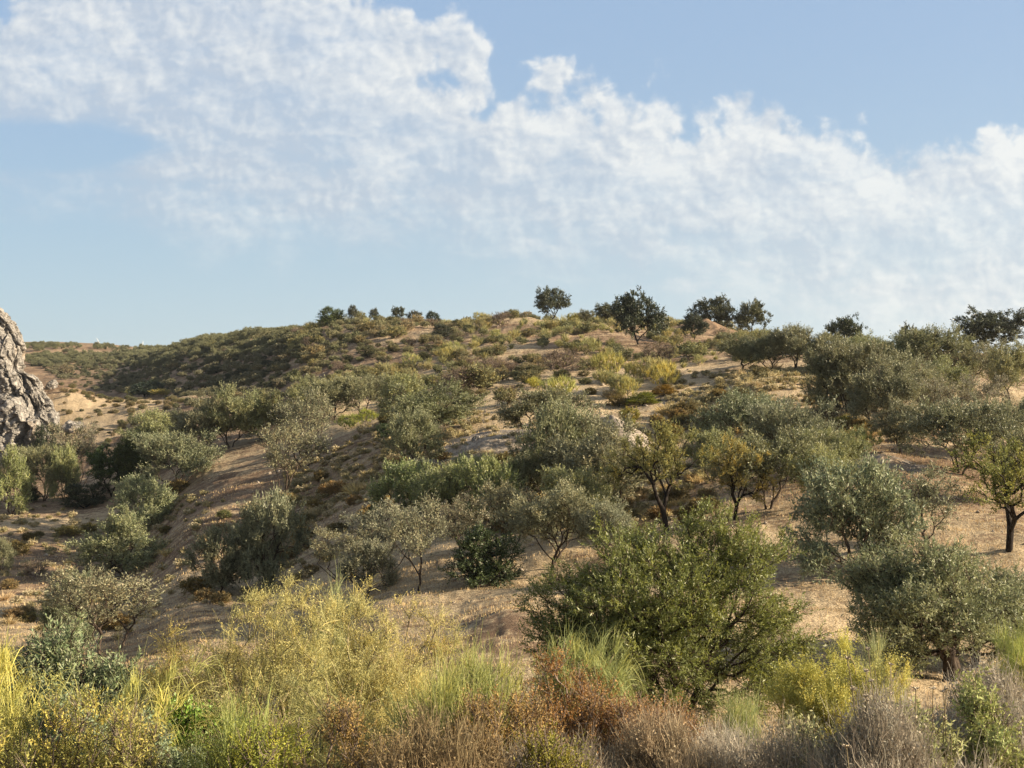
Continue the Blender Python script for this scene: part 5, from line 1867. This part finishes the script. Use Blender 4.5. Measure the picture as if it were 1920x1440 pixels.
YB = (0.40, 0.385, 0.17); YG = (0.30, 0.33, 0.11); YY = (0.43, 0.44, 0.15); GG = (0.29, 0.32, 0.16)
OR = (0.33, 0.19, 0.075); GY = (0.30, 0.25, 0.18); SG = (0.22, 0.26, 0.15)
NEAR = [
    ('broom', 500, 10.8, 1100, 330, 'tall yellow green broom with drooping tips left of centre', YB, 1.0, 0),
    ('broom', 640, 11.2, 1110, 330, 'tallest wispy broom with pale stems behind the green one', YB, 1.0, 0),
    ('broom', 770, 11.5, 1170, 260, 'golden wispy broom right of the tallest one', (0.42, 0.39, 0.17), 0.8, 0),
    ('broom_green', 640, 12.5, 1085, 90, 'upright green rush like broom poking above the wispy brooms', GG, 0.9, 0),
    ('broom_green', 830, 8.6, 1215, 210, 'upright bright green broom with long straight shoots in front', (0.33, 0.36, 0.14), 1.0, 0.1),
    ('broom_droop', 955, 9.6, 1225, 190, 'broom with long arching green shoots reaching to the right', (0.27, 0.31, 0.13), 0.8, 0.35),
    ('broom', 380, 11.5, 1150, 220, 'loose yellow broom beside the twiggy grey olive', (0.40, 0.35, 0.12), 0.8, 0),
    ('broom', 560, 9.2, 1250, 420, 'wide tangled broom at the bottom left of centre', (0.31, 0.31, 0.13), 0.8, 0),
    ('broom_droop', -30, 8.5, 1165, 130, 'yellow weeping broom at the left edge', YY, 0.9, 0.1),
    ('broom_droop', 190, 8.8, 1262, 170, 'yellow arching broom over the silvery olive bush', (0.42, 0.43, 0.15), 0.7, 0.25),
    ('broom', 60, 8.0, 1290, 200, 'thin pale stemmed broom above the yellow shrub at left', (0.33, 0.34, 0.12), 0.5, 0),
    ('yellow', 90, 6.8, 1350, 260, 'dense yellow green shrub in the bottom left corner', (0.37, 0.36, 0.11), 1.0, 0),
    ('yellow', 255, 6.9, 1345, 210, 'olive yellow shrub right of the bottom left one', (0.29, 0.29, 0.10), 1.0, 0),
    ('green', 350, 9.0, 1318, 110, 'fresh bright green leafy shrub under the brooms', (0.14, 0.24, 0.04), 1.0, 0),
    ('leafy', 320, 7.6, 1368, 170, 'grey green shrub in front of the fresh green one', SG, 0.9, 0),
    ('broom_green', 410, 7.0, 1385, 150, 'low green broom with curved shoots at the bottom left', (0.27, 0.32, 0.11), 0.7, 0.1),
    ('yellow', 520, 7.0, 1352, 190, 'bright green yellow low shrub under the wide tangled broom', (0.26, 0.29, 0.06), 1.0, 0),
    ('orange', 665, 6.8, 1378, 230, 'rusty orange low shrub at the bottom centre left', (0.30, 0.21, 0.08), 1.0, 0),
    ('orange', 955, 8.2, 1296, 170, 'brownish orange shrub right of the upright green broom', (0.33, 0.22, 0.085), 1.0, 0),
    ('orange', 1085, 8.8, 1282, 260, 'orange brown shrub in front of the big near olive', OR, 1.1, 0),
    ('orange', 1200, 8.8, 1302, 180, 'withered brown shrub right of the orange brown one', (0.33, 0.20, 0.09), 0.9, 0),
    ('grey', 1060, 7.2, 1402, 240, 'grey twiggy shrub below the orange brown one', GY, 1.0, 0),
    ('yellow', 1010, 6.6, 1400, 120, 'small olive green shrub at the very bottom centre', (0.19, 0.19, 0.045), 1.0, 0),
    ('grey', 1270, 7.4, 1395, 220, 'pale straw twiggy shrub under the near olive stems', (0.32, 0.25, 0.16), 1.0, 0),
    ('broom_green', 1385, 12.5, 1330, 90, 'faint green broom between the near olive and yellow broom', (0.25, 0.29, 0.13), 0.6, 0),
    ('grey', 1420, 7.8, 1345, 260, 'lavender grey twiggy shrub in the bottom right of centre', (0.36, 0.31, 0.24), 1.1, 0),
    ('broom_yellow', 1490, 14.0, 1222, 60, 'narrow yellow broom spire left of the brightest yellow one', (0.42, 0.42, 0.13), 1.0, 0),
    ('broom_yellow', 1578, 14.0, 1212, 80, 'brightest yellow broom spire in front of the right olive', (0.42, 0.43, 0.14), 1.1, 0),
    ('broom_yellow', 1530, 13.6, 1262, 110, 'lower yellow broom between the two spires', (0.40, 0.40, 0.13), 1.0, 0),
    ('broom_yellow', 1635, 13.6, 1252, 80, 'pale yellow broom right of the brightest spire', (0.40, 0.40, 0.15), 0.9, 0),
    ('broom_green', 1610, 15.0, 1222, 80, 'green broom with arched shoots behind the yellow spires', GG, 0.6, 0.1),
    ('leafy', 1600, 7.0, 1318, 200, 'pale felted leaf shrub at the bottom right', (0.33, 0.32, 0.17), 0.9, 0),
    ('grey', 1560, 6.4, 1370, 220, 'dark grey twiggy shrub in front of the felted one', (0.27, 0.23, 0.17), 1.0, 0),
    ('leafy', 1700, 6.8, 1322, 150, 'felted pale green shrub below the tall dry stalks', (0.34, 0.34, 0.16), 0.9, 0),
    ('grey', 1770, 8.0, 1300, 230, 'silver grey bushy twigs below the thick olive trunk', (0.38, 0.34, 0.275), 1.1, 0),
    ('leafy', 1850, 7.0, 1305, 130, 'green yellow felted shrub near the bottom right corner', (0.30, 0.32, 0.13), 0.8, 0),
    ('grey', 1900, 7.4, 1278, 220, 'tall dry grey shrub in the bottom right corner', (0.34, 0.30, 0.235), 1.1, 0),
    ('grey', 1720, 6.2, 1385, 260, 'low grey thicket at the very bottom right', (0.30, 0.26, 0.20), 1.0, 0),
    ('broom_green', 1925, 15.5, 1175, 150, 'bright lime green broom cut by the right edge', (0.34, 0.39, 0.14), 1.2, -0.1),
    ('leafy', 160, 8.2, 1335, 150, 'grey green shrub in front of the silvery olive bush', SG, 0.9, 0),
    ('leafy', 470, 8.2, 1400, 160, 'grey green shrub hidden low under the tangled broom', SG, 0.8, 0),
    ('grey', 820, 6.5, 1400, 240, 'brown twiggy shrub at the foot of the upright green broom', (0.24, 0.18, 0.10), 0.9, 0),
]
for k, (st, px, d, top, w, lab, col, dens, lean) in enumerate(NEAR):
    near_shrub(st, px, d, top, w, lab, 1000 + k, col, dens=dens, lean=lean)


# tall dry stalks with bead like seed heads
def stalk(px, d, top, label, seed, lean=0.0):
    rng = np.random.default_rng(seed)
    x, y = near_xy(px, d)
    z = hz(x, y)
    H = pix_dir(px, top)[1] * d - z
    n = 9
    f = np.linspace(0, 1, n)
    pts = np.stack([lean * f ** 1.5 * H + rng.normal(size=n) * 0.006, rng.normal(size=n) * 0.006, f * H], axis=1)
    T = Tubes()
    T.segs(pts[:-1], pts[1:], 0.006 - 0.003 * f[:-1], 0.006 - 0.003 * f[1:], 5)
    heads = []
    for q in (1.0, 0.90, 0.80):
        hd = Tubes(); heads.append(hd)
        c = np.array([np.interp(q, f, pts[:, k]) for k in range(3)])
        for j in range(10):
            a = rng.random() * 6.28
            dv = np.array([math.cos(a), math.sin(a), rng.uniform(-0.2, 0.9)])
            dv /= np.linalg.norm(dv)
            hd.segs([c], [c + dv * rng.uniform(0.012, 0.024)], [0.008], [0.003], 5)
    o = bpy.data.objects.new('dry_flower_stalk', None)
    COL.objects.link(o); o.location = (x, y, z)
    link('stem', T.build('stem', M_PALEWOOD), o)
    for hd in heads:
        link('seed_head', hd.build('seed_head', M_SEED), o)
    return tag(o, label, 'flower stalk', 'dry stalks with seed heads')


M_SEED = bark_material('seed_head', (0.36, 0.30, 0.20), (0.56, 0.48, 0.36), 40)
for k, (px, d, top, lean, lab) in enumerate([
        (1668, 6.6, 1218, -0.08, 'tallest dry stalk with bead heads at the right foreground'),
        (1640, 6.5, 1234, -0.10, 'dry stalk just left of the tallest one'),
        (1664, 6.8, 1246, 0.0, 'dry stalk close right of the tallest, ending lower'),
        (1606, 6.4, 1258, 0.02, 'dry stalk at the left of the stalk group'),
        (1694, 6.3, 1292, 0.03, 'short dry stalk over the felted pale green shrub'),
        (1730, 6.6, 1290, 0.02, 'bent dry stalk left of the silver grey twigs'),
        (1744, 6.6, 1293, 0.04, 'dry stalk in the middle of the silver grey twigs'),
        (1762, 6.6, 1296, 0.0, 'dry stalk in front of the thick olive trunk'),
        (1632, 6.3, 1305, -0.03, 'shortest dry stalk on the left of the group'),
        (1584, 5.6, 1400, 0.0, 'pale seed spike low in the bottom right foreground')]):
    stalk(px, d, top, lab, 2000 + k, lean)


# dense litter of low dry growth under the near shrubs so no bare bank shows
def near_cover():
    rng = np.random.default_rng(321)
    n = 5200
    y = 4.5 + 13 * rng.random(n) ** 0.8
    x = rng.uniform(-0.52, 0.52, n) * y
    z = height(x, y)
    P = np.stack([x, y, z - 0.02], axis=1)
    D = unit(rng.normal(size=(n, 3)) * 0.35 + [0, 0, 1])
    v = strands(rng, P, D, 18, 0.42, 0.0055, 3, 0.45, 0.4, 0.5, 0.14)
    o = link('dry_undergrowth', join_leaf('dry_undergrowth', [v], M_STRAW))
    o.color = (0.24, 0.20, 0.11, 1)
    tag(o, 'tangled dry undergrowth between the near shrubs', 'undergrowth', kind='stuff')


near_cover()


# ------------------------------------------------------------------ far wind turbines, only blades clear the plateau
def turbine(px, d, hub_py, blade_px, rot, label):
    u, t = pix_dir(px, hub_py)
    x, y = u * d, d
    z0 = hz(x, y)
    Hh = t * d - z0
    L = blade_px / F * d
    o = bpy.data.objects.new('wind_turbine', None); COL.objects.link(o); o.location = (x, y, z0)
    T = Tubes(); T.segs([(0, 0, -2)], [(0, 0, Hh)], [2.2], [1.3], 12)
    link('tower', T.build('tower', M_WHITE), o)
    N = Tubes(); N.segs([(0, 4, Hh), (0, -4, Hh)], [(0, -4, Hh), (0, -5.5, Hh)], [1.8, 1.7], [1.7, 0.4], 10)
    link('nacelle', N.build('nacelle', M_WHITE), o)
    for k in range(3):
        a = rot + k * 2 * math.pi / 3
        B = Tubes()
        dv = np.array([math.sin(a), 0, math.cos(a)])
        c = np.array([0, -4.6, Hh])
        B.segs([c, c + dv * L * 0.2], [c + dv * L * 0.2, c + dv * L], [0.9, 1.7], [1.7, 0.35], 6)
        link('blade', B.build('blade', M_WHITE), o)
    return tag(o, label, 'wind turbine', 'wind turbines far behind the plateau')


M_WHITE = bpy.data.materials.new('turbine_white'); M_WHITE.use_nodes = True
_T = NT(M_WHITE.node_tree)
_b = _T.add('ShaderNodeBsdfPrincipled'); _n = _T.noise(None, 3.0)
_T.link(_T.mix(_n, (0.42, 0.45, 0.47), (0.5, 0.53, 0.55)), _b.inputs['Base Color']); _b.inputs['Roughness'].default_value = 0.5
_o = _T.add('ShaderNodeOutputMaterial'); _T.link(_b.outputs[0], _o.inputs[0])
turbine(63, 2600, 648, 8, 0.9, 'faint wind turbine nearest the cliff behind the plateau')
turbine(124, 2600, 652, 12, 0.4, 'faint wind turbine second from the cliff')
turbine(192, 2200, 652, 21, -0.5, 'wind turbine with the clearest white blade above the plateau')
turbine(268, 2600, 652, 13, 0.1, 'faint wind turbine farthest to the right of the four')
def haze():
    m = bpy.data.materials.new('thin_air')
    m.use_nodes = True
    T = NT(m.node_tree)
    v = T.add('ShaderNodeVolumePrincipled')
    v.inputs['Color'].default_value = (0.86, 0.94, 1.0, 1)
    v.inputs['Density'].default_value = HAZE
    v.inputs['Anisotropy'].default_value = 0.3
    o = T.add('ShaderNodeOutputMaterial')
    T.link(v.outputs[0], o.inputs['Volume'])
    zs = coords(bpy.data.objects['ground'].data)[:, 2]
    lo, hi, r = float(zs.min()) - 1.0, 330.0, 6100.0
    V = [(x, y, z) for z in (lo, hi) for y in (-r, r) for x in (-r, r)]
    Q = np.array([[0, 2, 3, 1], [4, 5, 7, 6], [0, 1, 5, 4], [2, 6, 7, 3], [0, 4, 6, 2], [1, 3, 7, 5]])
    tag(link('haze', raw_mesh('haze', V, Q, [m])), 'thin warm haze in the air', 'haze', kind='stuff')


if HAZE > 0:
    haze()
print('objects', len(bpy.data.objects))
